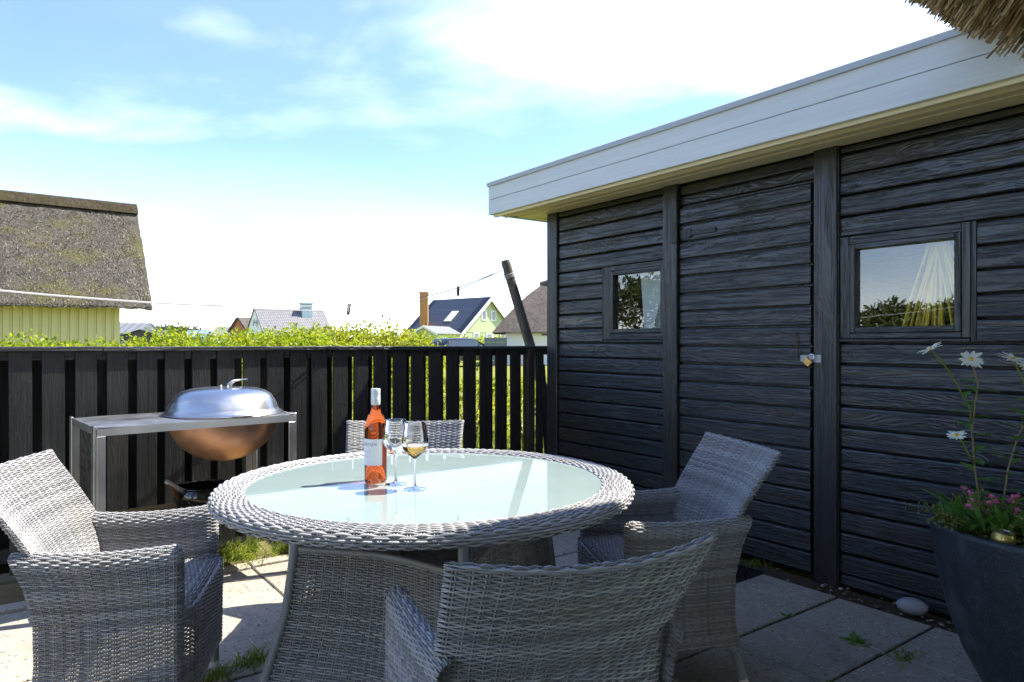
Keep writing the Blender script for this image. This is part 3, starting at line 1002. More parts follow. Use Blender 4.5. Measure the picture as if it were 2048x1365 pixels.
# ================================================================ wicker
def weave_arrays(surf, ns, nt, rb=0.0030, rn=0.0024, amp=0.0029, valid=None, rs=0.0023, stakes=True, closed=False, jit=0.00022, pair=0.0032, per=2, T=None):
    """woven sheet over surf(S, T): strands along S, pairs of stakes along T"""
    K = per * ns
    S = np.arange(K if closed else K + 1) / K
    if T is None:
        T = (np.arange(nt) + 0.5) / nt
    nt = len(T)
    SS, TT = np.meshgrid(S, T)

    def frame(SS, TT):
        e = 1e-3
        P = surf(SS, TT)
        s1, s0 = (SS + e, SS - e)
        if closed:
            s1, s0 = s1 % 1.0, s0 % 1.0
        else:
            s1, s0 = np.minimum(s1, 1), np.maximum(s0, 0)
        ds = surf(s1, TT) - surf(s0, TT)
        dt = surf(SS, np.minimum(TT + e, 1)) - surf(SS, np.maximum(TT - e, 0))
        nn = np.cross(ds, dt)
        nn /= np.maximum(np.linalg.norm(nn, axis=-1), 1e-9)[..., None]
        ds /= np.maximum(np.linalg.norm(ds, axis=-1), 1e-9)[..., None]
        dt /= np.maximum(np.linalg.norm(dt, axis=-1), 1e-9)[..., None]
        return P, nn, ds, dt
    P, nn, ds, dt = frame(SS, TT)
    ph = (np.arange(len(S)) / per)[None, :] * math.pi + (np.arange(nt) * math.pi)[:, None]
    off = amp * np.sin(ph) + RNG.normal(0, jit, P.shape[:2])
    Pw = P + nn * off[..., None] + dt * RNG.normal(0, jit, P.shape[:2])[..., None]
    V, F = [], []
    nv = 0

    def strands(C, A, B, ra, rb_, segok, wrap):
        nonlocal nv
        R_, Kk = C.shape[:2]
        ring = np.stack([C + A * ra, C + B * rb_, C - A * ra, C - B * rb_], 2)      # R,K,4,3
        idx = nv + np.arange(R_ * Kk * 4).reshape(R_, Kk, 4)
        i0 = idx if wrap else idx[:, :-1]
        i1 = np.roll(idx, -1, 1) if wrap else idx[:, 1:]
        q = np.stack([np.stack([i0[..., k], i0[..., (k + 1) % 4], i1[..., (k + 1) % 4], i1[..., k]], -1) for k in range(4)], 2)
        q = q[segok] if segok is not None else q.reshape(-1, 4, 4)
        V.append(ring.reshape(-1, 3))
        F.append(q.reshape(-1, 4))
        nv += R_ * Kk * 4
    ok = None
    if valid is not None:
        v = valid(SS, P)
        ok = (v & np.roll(v, -1, 1)) if closed else (v[:, :-1] & v[:, 1:])
    strands(Pw, nn, dt, rn, rb, ok, closed)
    if stakes:
        st = (np.arange(ns) + 0.5) / ns
        tt = np.linspace(0, 1, max(3, nt // 3 + 1)) if T[0] < 0.3 else np.linspace(T[0], T[-1], max(3, nt // 3 + 1))
        TT2, SS2 = np.meshgrid(tt, st)
        P2, n2, s2, t2 = frame(SS2, TT2)
        ok2 = None
        if valid is not None:
            v = valid(SS2, P2)
            ok2 = v[:, :-1] & v[:, 1:]
        for sg in (-1, 1):
            strands(P2 + s2 * (sg * pair), n2, s2, rs, rs, ok2, False)
    V, F = np.concatenate(V), np.concatenate(F)
    u, inv = np.unique(F, return_inverse=True)
    return V[u], inv.reshape(F.shape)


def weave(name, m, parent, surf, ns, nt, **k):
    V, F = weave_arrays(surf, ns, nt, **k)
    return npmesh(name, V, F, m, parent, True)


def wrapped_tube(path, r, pitch=0.0075, sides=10):
    """a tube wound with strand: ringed surface along a polyline"""
    P = np.array(path, float)
    L = np.concatenate([[0], np.cumsum(np.linalg.norm(np.diff(P, axis=0), axis=1))])
    n = int(L[-1] / pitch) * 3
    t = np.linspace(0, L[-1], n + 1)
    pts = np.stack([np.interp(t, L, P[:, k]) for k in range(3)], 1)
    rad = [r - (0.0016 if i % 3 == 0 else 0.0) for i in range(n + 1)]
    return MB().tube([tuple(p) for p in pts], rad, sides)


RP = 0.0061        # strand pitch
BACKZ = [0.10, 0.25, 0.42, 0.55, 0.66, 0.76, 0.835]
BACKY = [-0.190, -0.166, -0.170, -0.217, -0.280, -0.348, -0.405]


def smooth_interp(z, zs, ys):
    zs, ys = np.array(zs), np.array(ys)
    a = np.interp(z, zs, ys)
    d = 0.035
    return (np.interp(z - d, zs, ys) + 2 * a + np.interp(z + d, zs, ys)) / 4


def make_chair():
    c = thing("wicker_chair", "chair", "chair")
    WB = 0.014
    zt = 0.832
    # backrest: double sheet, rounded top
    lin = np.linspace(0.135, zt - WB, 400)
    arc = np.linspace(0, math.pi / 2, 30)[1:]
    zz = np.concatenate([lin, zt - WB + WB * np.sin(arc)])
    ww = np.concatenate([np.full(400, WB), WB * np.cos(arc)])
    ll = np.concatenate([[0], np.cumsum(np.hypot(np.diff(zz), np.diff(ww)))])
    LB = ll[-1]
    ll = ll / LB

    def back(S, T):
        S = S % 1.0
        z, w = np.interp(T, ll, zz), np.interp(T, ll, ww)
        q = np.where(S < 0.5, -1 + 4 * S, 3 - 4 * S)
        sgn = np.where(S < 0.5, 1.0, -1.0)
        hw = 0.258 + 0.024 * np.clip((z - 0.5) / 0.33, 0, 1) ** 1.4
        sag = -0.014 * (1 - q * q) * np.clip((z - 0.55) / 0.28, 0, 1)
        y = smooth_interp(z, BACKZ, BACKY) + 0.068 * q * q * np.clip((z - 0.3) / 0.3, 0.25, 1)
        tk = w * np.sqrt(np.clip(1 - np.abs(q) ** 10, 0, 1)) * sgn
        return np.stack([q * hw, y + tk, z + sag], -1)

    def backvalid(S, P):
        return P[..., 2] > 0.14 + 0.05 * (1 - (P[..., 0] / 0.262) ** 2)
    weave("backrest", M["wicker"], c, back, 42, int(LB / RP), closed=True, valid=backvalid)

    # arms
    WA = 0.027
    za = 0.612
    lin = np.linspace(0.115, za - WA, 300)
    zz2 = np.concatenate([lin, za - WA + WA * np.sin(arc)])
    ww2 = np.concatenate([np.full(300, WA), WA * np.cos(arc)])
    l2 = np.concatenate([[0], np.cumsum(np.hypot(np.diff(zz2), np.diff(ww2)))])
    LA = l2[-1]
    l2 = l2 / LA
    yf, yr = 0.195, -0.215
    La, Lc = yf - yr, math.pi * WA
    tot = 2 * La + Lc + 0.015
    fa, fb = La / tot, (La + Lc) / tot

    def arm(side):
        def f(S, T):
            z, w = np.interp(T, l2, zz2), np.interp(T, l2, ww2)
            yr = np.interp(z, [0.10, 0.25, 0.42, 0.52, 0.60], [-0.172, -0.148, -0.150, -0.176, -0.215])
            y_in = yr + (yf - yr) * np.clip(S / fa, 0, 1)
            an = math.pi * np.clip((S - fa) / (fb - fa), 0, 1)
            so = np.clip((S - fb) / (1 - fb), 0, 1)
            y_out = yf - (yf - yr + 0.02) * so
            yy = np.where(S < fa, y_in, np.where(S < fb, yf + w * np.sin(an), y_out))
            lat = np.where(S < fa, -w, np.where(S < fb, -w * np.cos(an), w))
            xc = 0.243 + 0.016 * (yy + 0.2) / 0.42 - 0.012 * np.clip((0.35 - z) / 0.25, 0, 1) * np.clip(-yy / 0.2, 0, 1)
            zdip = -0.012 * np.sin(math.pi * np.clip((yy - yr) / (yf - yr), 0, 1)) * np.clip((z - 0.3) / 0.3, 0, 1)
            return np.stack([side * (xc + lat), yy - 0.02 * np.clip((0.3 - z) / 0.2, 0, 1) * so, z + zdip], -1)
        return f

    def armvalid(S, P):
        y, z = P[..., 1], P[..., 2]
        arch = 0.125 + 0.06 * np.clip(1 - ((y + 0.02) / 0.22) ** 2, 0, 1)
        return np.where(S < fa * 0.98, z > 0.415, z > arch)
    for sd in (1, -1):
        weave("armrest", M["wicker"], c, arm(sd), 35, int(LA / RP), valid=armvalid)

    # seat and front apron
    def seat(S, T):
        q = 2 * S - 1
        y = -0.175 + 0.415 * T
        z = 0.432 - 0.010 * (1 - q * q) - 0.028 * np.clip((T - 0.90) / 0.10, 0, 1) ** 2
        hw = 0.222 + 0.035 * np.clip((y - 0.17) / 0.05, 0, 1)
        return np.stack([q * hw, y, z], -1)
    weave("seat", M["wicker"], c, seat, 18, int(0.405 / RP))

    def apron(S, T):
        q = 2 * S - 1
        y = 0.247 - 0.045 * np.abs(q) ** 8
        return np.stack([q * 0.283, y + 0.004 * (1 - T), 0.425 - 0.31 * T], -1)

    def apv(S, P):
        return P[..., 2] > 0.122 + 0.045 * np.clip(1 - (P[..., 0] / 0.27) ** 2, 0, 1)
    weave("apron", M["wicker"], c, apron, 22, int(0.31 / RP), valid=apv)
    # seat edge braid
    ed = MB()
    for o_, zo in ((0.0, 0.0), (0.006, -0.007)):
        ed.tube([(q * 0.262, 0.243 + o_ - 0.03 * abs(q) ** 8, 0.417 + zo + 0.0025 * math.sin(q * 66 + zo * 900)) for q in np.linspace(-1, 1, 60)], 0.0040, 6)
    ed.build("edge_braid", M["wicker"], c, True)
    # border strands along the lower edges
    br = MB()
    br.tube([(q * 0.278, 0.247 - 0.045 * abs(q) ** 8, 0.122 + 0.045 * max(0, 1 - (q * 0.283 / 0.27) ** 2)) for q in np.linspace(-0.97, 0.97, 40)], 0.0045, 6)
    br.build("lower_edging", M["wicker"], c, True)
    for sx in (-1, 1):
        for fr in (1, 0):
            if fr:
                top, bot = (sx * 0.252, 0.208, 0.26), (sx * 0.254, 0.214, 0.0)
            else:
                top, bot = (sx * 0.232, -0.140, 0.30), (sx * 0.242, -0.228, 0.0)
            d = [t - b for t, b in zip(top, bot)]
            at = lambda f: tuple(b + q * f for b, q in zip(bot, d))
            lg = wrapped_tube([at(0.17), at(0.6), at(1.0)], 0.0165, 0.0075).build("leg", M["wicker_dark"], c, True)
            MB().tube([at(0.0), at(0.005), at(0.172)], [0.0150, 0.0160, 0.0165], 12).build("foot_cap", M["foot"], lg, True, 40)
    return c


chair = make_chair()
CH = (
    (-1.242, 2.255, (0.975, 0.222), "sunlit grey wicker armchair pulled out on the side of the steel grill"),
    (0.033, 1.600, (-0.352, 0.936), "grey wicker armchair with its tall back turned away from the fence"),
    (0.545, 2.600, (-0.983, -0.180), "grey wicker armchair standing between the round table and the shed door"),
    (-0.500, 3.045, (0.05, -0.999), "grey wicker armchair between the round table and the board fence"),
)
for i, (x, y, f, lab) in enumerate(CH):
    o = chair if i == 0 else copy_tree(chair)
    o.location = (x, y, 0.0)
    o.rotation_euler = (0, 0, math.atan2(f[1], f[0]) - math.pi / 2)
    tag(o, lab, "chair", "wicker armchairs around the table")

# ---------------------------------------------------------------- table
TX, TY = -0.284, 2.37
table = thing("dining_table", "round grey wicker table with pale green frosted glass top", "table", (TX, TY, 0))
RO = 0.688
rp = [(0.587, 0.7385), (0.592, 0.744)]
rp += [(0.592 + (RO - 0.020 - 0.592) * t, 0.744 + 0.002 * math.sin(math.pi * t)) for t in (0.25, 0.5, 0.75, 1.0)]
rp += [(RO - 0.020 + 0.020 * math.sin(a), 0.725 + 0.019 * math.cos(a)) for a in np.linspace(0.2, math.pi / 2, 7)]
rp += [(RO - 0.018 + 0.018 * math.cos(a), 0.724 - 0.018 * math.sin(a)) for a in np.linspace(0.1, 2.2, 8)]
rp += [(RO - 0.085, 0.705)]
rp = np.array(rp)
lr = np.concatenate([[0], np.cumsum(np.hypot(*np.diff(rp, axis=0).T))])
LR = lr[-1]
lr /= LR


def rim(S, T):
    r, z = np.interp(T, lr, rp[:, 0]), np.interp(T, lr, rp[:, 1])
    an = 2 * math.pi * S
    return np.stack([r * np.cos(an), r * np.sin(an), z], -1)


weave("rim", M["wicker"], table, rim, 130, int(LR / 0.0078), closed=True, rb=0.0039, rn=0.0027, amp=0.0030, per=3, pair=0.0037, rs=0.0025)
MB().lathe([(0.0, 0.711), (0.56, 0.711), (0.660, 0.711), (0.672, 0.720), (0.664, 0.735), (0.586, 0.7332), (0.0, 0.7332)], 96).build("top_frame", M["wicker_dark"], table, True, 40)
MB().lathe([(0.0, 0.7335), (0.585, 0.7335), (0.587, 0.7352), (0.587, 0.7395), (0.5855, 0.7412), (0.0, 0.7412)], 160).build("glass_top", M["table_glass"], table, True, 30)
LEGZ = [0.0, 0.08, 0.15, 0.35, 0.575, 0.69]
LEGR = [0.560, 0.553, 0.525, 0.462, 0.432, 0.425]
A0 = math.radians(200)


def legpt(k, z):
    r = smooth_interp(z, LEGZ, LEGR)
    an = A0 + k * math.pi / 2
    return np.stack([r * np.cos(an), r * np.sin(an), z + 0 * r], -1)


for k in range(4):
    zs = np.linspace(0.012, 0.69, 24)
    lg = wrapped_tube([tuple(legpt(k, z)) for z in zs], 0.0165, 0.0082, 10).build("leg", M["wicker_dark"], table, True)
    MB().tube([tuple(legpt(k, z)) for z in (0.0, 0.004, 0.012)], [0.014, 0.0165, 0.0165], 10).build("foot_cap", M["foot"], lg, True)

    def panel(S, T, k=k):
        z = 0.552 - 0.475 * T
        A, B = legpt(k, z), legpt(k + 1, z)
        C = A * (1 - S)[..., None] + B * S[..., None]
        q = (1 - (2 * S - 1) ** 2)
        nrm = np.hypot(C[..., 0], C[..., 1])
        C[..., 0] *= 1 - 0.055 * q / nrm
        C[..., 1] *= 1 - 0.055 * q / nrm
        return C

    def pval(S, P):
        return P[..., 2] > 0.095 + 0.075 * (1 - (2 * S - 1) ** 2)
    pn = weave("base_panel", M["wicker_old"], table, panel, 24, int(0.50 / 0.0085), valid=pval, rb=0.0034, rn=0.0027, amp=0.0036, pair=0.0040, rs=0.0030)
    top = panel(np.linspace(0.02, 0.98, 40), np.zeros(40))
    wrapped_tube([tuple(p) for p in top], 0.0105, 0.0085, 8).build("panel_edging", M["wicker_old"], pn, True)
for k in range(2):
    a_, b_ = legpt(k, 0.60), legpt(k + 2, 0.60 + 0.03)
    a_[2] = b_[2] = 0.640 + 0.025 * k
    MB().tube([tuple(a_), tuple(b_)], 0.0125, 10).build("cross_bar", M["wicker_dark"], table, True)

# ---------------------------------------------------------------- bottle and glasses
TZ = 0.7413
bx, by = -0.460, 2.345
bottle = thing("wine_bottle", "clear bottle of pink rose wine with white label and pale screw cap", "bottle", (bx, by, TZ), 0)
bp = [(0.0, 0.014), (0.012, 0.012), (0.024, 0.003), (0.031, 0.0), (0.0355, 0.002), (0.0375, 0.008), (0.0375, 0.170), (0.0368, 0.186), (0.0335, 0.203),
      (0.026, 0.222), (0.0185, 0.236), (0.0152, 0.246), (0.0142, 0.260), (0.0, 0.260)]
MB().lathe(bp, 48).build("body", M["wine_bottle"], bottle, True, 60)
MB().lathe([(0.0, 0.2605), (0.0142, 0.2605), (0.0142, 0.296), (0.0, 0.296)], 32).build("neck", M["clear_glass"], bottle, True, 50)
MB().lathe([(0.0150, 0.246 + 0.014), (0.0158, 0.262), (0.0158, 0.286), (0.0152, 0.2875), (0.0158, 0.289), (0.0158, 0.292), (0.0152, 0.2935), (0.0158, 0.295), (0.0158, 0.312), (0.0150, 0.314), (0.0, 0.314)], 36).build(
    "screw_cap", M["cap"], bottle, True, 40)
la0, la1 = math.radians(270 - 22 - 80), math.radians(270 - 22 + 68)
lb = MB().lathe([(0.0380, 0.060), (0.0380, 0.148)], 40, a0=la0, a1=la1).build("label", M["label"], bottle, True)


def wrap_text(txt, size, ang, z, m, spacing=1.0):
    cu = bpy.data.curves.new("lettering", "FONT")
    cu.body = txt
    cu.size = size
    cu.align_x = "CENTER"
    cu.space_character = spacing
    cu.resolution_u = 3
    ob = bpy.data.objects.new("lettering_tmp", cu)
    COL.objects.link(ob)
    bpy.context.view_layer.update()
    me = bpy.data.meshes.new_from_object(ob.evaluated_get(bpy.context.evaluated_depsgraph_get()))
    bpy.data.objects.remove(ob)
    for v in me.vertices:
        an = ang + v.co.x / 0.0383
        zz = z + v.co.y
        v.co = (0.0383 * math.cos(an), 0.0383 * math.sin(an), zz)
    return link("lettering", me, m, lb)


wrap_text("ERTON", 0.0135, math.radians(270 - 20), 0.126, M["ink"], 1.12)
wrap_text("ROSÉ", 0.0095, math.radians(270 - 32), 0.103, M["pink_ink"], 1.1)
wrap_text("rosé", 0.0085, math.radians(270 - 36), 0.088, M["pink_ink"], 1.1)


def wine_glass(x, y, lab, wine):
    g = thing("wine_glass", lab, "glass", (x, y, TZ), 0)
    inn = [(0.0005, 0.103), (0.010, 0.106), (0.024, 0.116), (0.036, 0.130), (0.0425, 0.146), (0.0425, 0.158), (0.039, 0.180), (0.0345, 0.204), (0.0325, 0.2135)]
    outp = [(0.0335, 0.2140), (0.0357, 0.204), (0.0402, 0.180), (0.0437, 0.158), (0.0437, 0.146), (0.037, 0.129), (0.025, 0.1145), (0.011, 0.1035), (0.0055, 0.098),
            (0.0040, 0.088), (0.0036, 0.060), (0.0038, 0.020), (0.0058, 0.010), (0.015, 0.0052), (0.030, 0.0026), (0.0355, 0.0014), (0.0358, 0.0004), (0.0, 0.0)]
    if not wine:
        MB().lathe(inn + outp, 48).build("bowl_and_stem", M["clear_glass"], g, True, 60)
    else:
        MB().lathe([(0.0412, 0.1405)] + [p for p in inn if p[1] > 0.141] + [p for p in outp if p[1] > 0.141] + [(0.0422, 0.1405)], 48, closed=True).build("bowl", M["clear_glass"], g, True, 60)
        MB().lathe([(0.0, 0.0985)] + [p for p in outp if p[1] < 0.099], 48).build("stem", M["clear_glass"], g, True, 60)
        MB().lathe([(0.0, 0.0988), (0.0056, 0.0988), (0.011, 0.1035), (0.025, 0.1145), (0.037, 0.129), (0.0421, 0.1402), (0.0, 0.1402)], 48).build("wine", M["wine"], g, True, 40)
    return g


wine_glass(-0.385, 2.300, "empty stemmed wine glass standing right beside the bottle", False)
wine_glass(-0.311, 2.222, "stemmed wine glass holding amber pink wine", True)

# ---------------------------------------------------------------- steel grill
GY = math.atan2(0.66, 0.75)
grill = thing("charcoal_grill", "stainless steel grill table with domed lid and round copper toned bowl", "grill", (-1.83, 3.04, 0), GY)
GL, GD, GH = 0.93, 0.585, 0.834
cxg, cyg, RB = 0.655, 0.292, 0.272
# work top with a round hole for the bowl
wt = MB()
nseg = 48
outer = []
for k in range(nseg):
    an = 2 * math.pi * k / nseg
    dx, dy = math.cos(an), math.sin(an)
    tx = ((GL - 0.012 - cxg) / dx) if dx > 1e-6 else ((cxg - 0.012) / -dx if dx < -1e-6 else 1e9)
    ty = ((GD - 0.002 - cyg) / dy) if dy > 1e-6 else ((cyg - 0.002) / -dy if dy < -1e-6 else 1e9)
    t = min(tx, ty)
    outer.append((cxg + dx * t, cyg + dy * t))
inner = [(cxg + RB * 0.985 * math.cos(2 * math.pi * k / nseg), cyg + RB * 0.985 * math.sin(2 * math.pi * k / nseg)) for k in range(nseg)]
V = [(x, y, GH) for x, y in outer] + [(x, y, GH) for x, y in inner] + [(x, y, GH - 0.004) for x, y in outer] + [(x, y, GH - 0.004) for x, y in inner]
F = []
for k in range(nseg):
    j = (k + 1) % nseg
    F += [(k, j, nseg + j, nseg + k), (2 * nseg + k, 3 * nseg + k, 3 * nseg + j, 2 * nseg + j), (nseg + k, nseg + j, 3 * nseg + j, 3 * nseg + k), (k, 2 * nseg + k, 2 * nseg + j, j)]
wt.add(V, F)
wt.box(0.012, GL - 0.012, 0.0, 0.004, GH - 0.036, GH - 0.0045, 0.0)
wt.box(0.012, GL - 0.012, GD - 0.006, GD - 0.002, GH - 0.036, GH - 0.0045, 0.0)
wt.box(0.012, 0.016, 0.0045, GD - 0.0065, GH - 0.036, GH - 0.0045)
wt.box(GL - 0.016, GL - 0.012, 0.0045, GD - 0.0065, GH - 0.036, GH - 0.0045)
wt.build("worktop", M["steel"], grill)
for ex, s in ((0.0, 1), (GL, -1)):
    for ey in (0.0, GD):
        e2 = 0.055 if ey == 0 else -0.055
        lg = MB()
        x0, x1 = sorted((ex - 0.012 * s * 0, ex + 0.010 * s))
        y0, y1 = sorted((ey, ey + e2))
        lg.box(x0, x1, y0, y1, 0.0, GH + 0.008, 0.0015)
        x0, x1 = sorted((ex + 0.0105 * s, ex + 0.045 * s))
        y0, y1 = sorted((ey - 0.006 * (1 if ey == 0 else -1), ey + (-0.001 if ey == 0 else 0.001)))
        lg.box(x0, x1, y0, y1, 0.0, GH - 0.037, 0.001)
        lg.build("leg", M["steel"], grill)
    x0, x1 = sorted((ex + 0.001 * s, ex + 0.009 * s))
    MB().box(x0, x1, 0.056, GD - 0.056, GH - 0.03, GH + 0.004, 0.001).build("end_rail", M["steel"], grill)
bowl = [(RB * math.cos(t), GH - 0.012 - 0.235 * math.sin(t)) for t in np.linspace(0.0, math.pi / 2, 22)]
MB().lathe([(RB + 0.012, GH + 0.003), (RB, GH + 0.003)] + bowl, 64, (cxg, cyg, 0)).build("bowl", M["copper"], grill, True, 60)
RLid = 0.292
lp = [(RLid, 0.004), (RLid + 0.003, 0.010), (RLid - 0.006, 0.014), (RLid - 0.012, 0.018), (RLid - 0.020, 0.036), (RLid - 0.032, 0.066), (RLid - 0.052, 0.098),
      (RLid - 0.082, 0.120), (RLid - 0.125, 0.133), (RLid - 0.18, 0.139), (0.06, 0.142), (0.0, 0.142)]
lid = MB().lathe(lp, 72, (cxg, cyg, GH)).build("lid", M["lid"], grill, True, 60)
for dx_ in (-0.012, 0.014):
    MB().tube([(cxg + 0.02 + dx_, cyg - 0.02 + dx_, GH + 0.138), (cxg + 0.024 + dx_, cyg - 0.02 + dx_, GH + 0.158), (cxg + 0.045 + dx_, cyg - 0.015 + dx_, GH + 0.172), (cxg + 0.080 + dx_, cyg - 0.005 + dx_, GH + 0.176), (cxg + 0.125, cyg + 0.01, GH + 0.176)],
              0.0055, 8).build("lid_handle", M["lid"], lid, True)
MB().tube([(cxg - 0.035, cyg - 0.06, GH + 0.137), (cxg - 0.035, cyg - 0.06, GH + 0.155)], [0.007, 0.006], 8).build("vent_knob", M["lid"], lid, True)
# lower slatted shelf
for i in range(5):
    y0 = 0.02 + i * 0.113
    MB().box(0.012, GL - 0.012, y0, y0 + 0.095, 0.318, 0.340, 0.003).build("shelf_slat", M["mossy_wood"], grill)
for xx in (0.0125, GL - 0.0525):
    MB().box(xx, xx + 0.04, 0.02, 0.565, 0.282, 0.3175, 0.002).build("shelf_bearer", M["mossy_wood"], grill)


def on_grill(x, y, z):
    c, s = math.cos(GY), math.sin(GY)
    return (-1.83 + c * x - s * y, 3.04 + s * x + c * y, z)


pot = thing("black_pot", "glossy black enamel pot with a rusty handle on the lower grill shelf", "pot", on_grill(0.575, 0.36, 0.3402), GY)
MB().lathe([(0.0, 0.0), (0.10, 0.0), (0.128, 0.012), (0.142, 0.045), (0.140, 0.085), (0.132, 0.105), (0.138, 0.112), (0.136, 0.117), (0.126, 0.114), (0.126, 0.10), (0.133, 0.08), (0.134, 0.045), (0.12, 0.016), (0.0, 0.010)],
           48).build("body", M["enamel"], pot, True, 60)
MB().tube([(-0.08, -0.04, 0.085), (-0.15, -0.06, 0.128), (-0.205, -0.07, 0.172)], [0.011, 0.012, 0.012], 8).build("pipe_handle", M["galv"], pot, True)
MB().tube([(-0.14, -0.05, 0.075), (-0.165, -0.06, 0.105), (-0.172, -0.065, 0.135), (-0.20, -0.07, 0.155)], 0.009, 6).build("rusty_bracket", M["rust"], pot, True)

# ---------------------------------------------------------------- clothes line
pole = thing("clothes_pole", "leaning weathered wooden clothes pole behind the fence by the shed", "pole", (0.52, 5.92, 0))
P0, P1 = Vector((0, 0, -0.05)), Vector((-0.578, -0.24, 1.885))
MB().tube([tuple(P0 + (P1 - P0) * t) for t in (0, 0.3, 0.6, 0.9, 0.985, 1.0)], [0.047, 0.045, 0.043, 0.040, 0.039, 0.033], 9).build("shaft", M["old_wood"], pole, True, 40)
wr = MB()
cp, ax = P0 + (P1 - P0) * 0.935, (P1 - P0).normalized()
u_ = ax.orthogonal().normalized()
w_ = ax.cross(u_)
wr.tube([cp + ax * (0.026 * (t / 30) - 0.013) * 1.6 + u_ * 0.046 * math.cos(t * 0.7) + w_ * 0.046 * math.sin(t * 0.7) for t in range(31)], 0.0045, 6)
wr.build("cord_wrap", M["cord"], pole, True)
pst = thing("clothes_post", "square black post carrying the far end of the clothes line", "post", (-4.80, -0.05, 0))
MB().box(-0.04, 0.04, -0.04, 0.04, -0.05, 2.05, 0.004).build("shaft", M["black_wood_z"], pst)
tz = [(0, 1.815), (0.126, 1.618), (0.213, 1.530), (0.3525, 1.445), (0.5, 1.413), (0.628, 1.411), (0.766, 1.433), (1.0, 1.53), (1.3, 1.70), (1.655, 1.95)]
top = Vector((0.52, 5.92, 0)) + cp
lx0, ly0 = top.x - 0.03, top.y - 0.035


def line_pt(t, dz=0.0):
    zl = [b for _, b in tz]; tl = [a for a, _ in tz]
    z = (np.interp(t - 0.04, tl, zl) + 2 * np.interp(t, tl, zl) + np.interp(t + 0.04, tl, zl)) / 4
    if t < 0.04:
        z = np.interp(t, tl, zl)
    return (lx0 + (-2.86 - lx0) * t, ly0 + (2.2 - ly0) * t, float(z) + dz)


cl = thing("clothes_line", "thin white double clothes line sagging from the leaning pole", "line", line_pt(1.653), 0)
o0 = Vector(line_pt(1.653))
MB().tube([Vector(line_pt(t)) - o0 for t in np.linspace(0, 1.653, 100)], 0.0034, 6).build("cord", M["cord"], cl, True)
MB().tube([Vector(line_pt(t, -0.028 * max(0, math.sin(math.pi * (t - 0.06) / 0.5)) if t < 0.56 else 0)) - o0 + Vector((0.006, 0.006, -0.004)) for t in np.linspace(0, 1.653, 100)],
          0.0029, 6).build("cord", M["cord"], cl, True)
for t, tilt, lab in ((0.3525, 0.12, "weathered wooden peg on the lowest sag of the clothes line"), (0.126, 0.03, "weathered wooden peg on the clothes line beside the leaning pole")):
    x, y, z = line_pt(t)
    pg = thing("clothes_peg", lab, "peg", (x, y, z), 0.6, "pegs on the clothes line")
    for s in (-1, 1):
        m_ = Matrix.Rotation(tilt + s * 0.02, 4, "Y")
        MB().box(s * 0.0065 - 0.004, s * 0.0065 + 0.004, -0.005, 0.005, -0.062, 0.012, 0.001, m_).build("prong", M["peg"], pg)

# ---------------------------------------------------------------- plant pot
PX, PY = 1.77, 2.27
tub = thing("plant_pot", "big dark stone look planter with rounded tapering sides", "planter", (PX, PY, 0))
op = [(0.0, 0.0), (0.13, 0.0), (0.155, 0.012), (0.205, 0.08), (0.252, 0.17), (0.292, 0.28), (0.322, 0.40), (0.340, 0.50), (0.350, 0.585), (0.350, 0.598), (0.345, 0.604), (0.322, 0.604), (0.316, 0.598), (0.306, 0.50), (0.30, 0.46)]
MB().lathe(op, 96).build("shell", M["pot"], tub, True, 60)
MB().lathe([(0.304, 0.535), (0.2, 0.555), (0.0, 0.565)], 40).build("soil", M["dirt"], tub, True)


def at(pxl, pyl, Z):
    """where a sight line at that bearing meets depth Z"""
    return Vector(((pxl - 1024) / 1390 * Z, Z, 1.21 - (pyl - 686) / 1390 * Z))


def leaf_quad(mb, base, d, up, ln, wd, curl=0.25):
    d = d.normalized()
    s = d.cross(up)
    s = s.normalized() if s.length > 1e-5 else d.orthogonal().normalized()
    n = s.cross(d)
    pts = []
    for t, w in ((0, 0.12), (0.3, 0.85), (0.6, 1.0), (0.85, 0.6), (1.0, 0.02)):
        c = base + d * (ln * t) - n * (curl * ln * t * t)
        pts += [c - s * (wd * w / 2) + n * wd * 0.12, c, c + s * (wd * w / 2) + n * wd * 0.12]
    fs = []
    for i in range(4):
        for k in range(2):
            fs.append((i * 3 + k, i * 3 + k + 1, i * 3 + k + 4, i * 3 + k + 3))
    mb.add(pts, fs)


def flower_head(parent, p, axis, rad, n=17):
    ax_ = Vector(axis).normalized()
    u = ax_.orthogonal().normalized()
    v = ax_.cross(u)
    pe = MB()
    for i in range(n):
        an = 2 * math.pi * i / n + random.uniform(-0.08, 0.08)
        d = u * math.cos(an) + v * math.sin(an) + ax_ * random.uniform(-0.05, 0.35)
        leaf_quad(pe, p + d * 0.004, d, ax_, rad * random.uniform(0.85, 1.08), rad * 0.34, 0.12)
    fl = pe.build("flower", M["petal"], parent, True)
    ct = MB()
    for k in range(3):
        pass
    ring = [p + ax_ * 0.002 + (u * math.cos(t) + v * math.sin(t)) * 0.0075 for t in np.linspace(0, 2 * math.pi, 11)[:-1]]
    ring2 = [p + ax_ * 0.006 + (u * math.cos(t) + v * math.sin(t)) * 0.005 for t in np.linspace(0, 2 * math.pi, 11)[:-1]]
    ct.add(ring + ring2 + [p + ax_ * 0.0075], [(i, (i + 1) % 10, 10 + (i + 1) % 10, 10 + i) for i in range(10)] + [(10 + i, 10 + (i + 1) % 10, 20) for i in range(10)])
    ct.build("flower_centre", M["yolk"], fl, True)


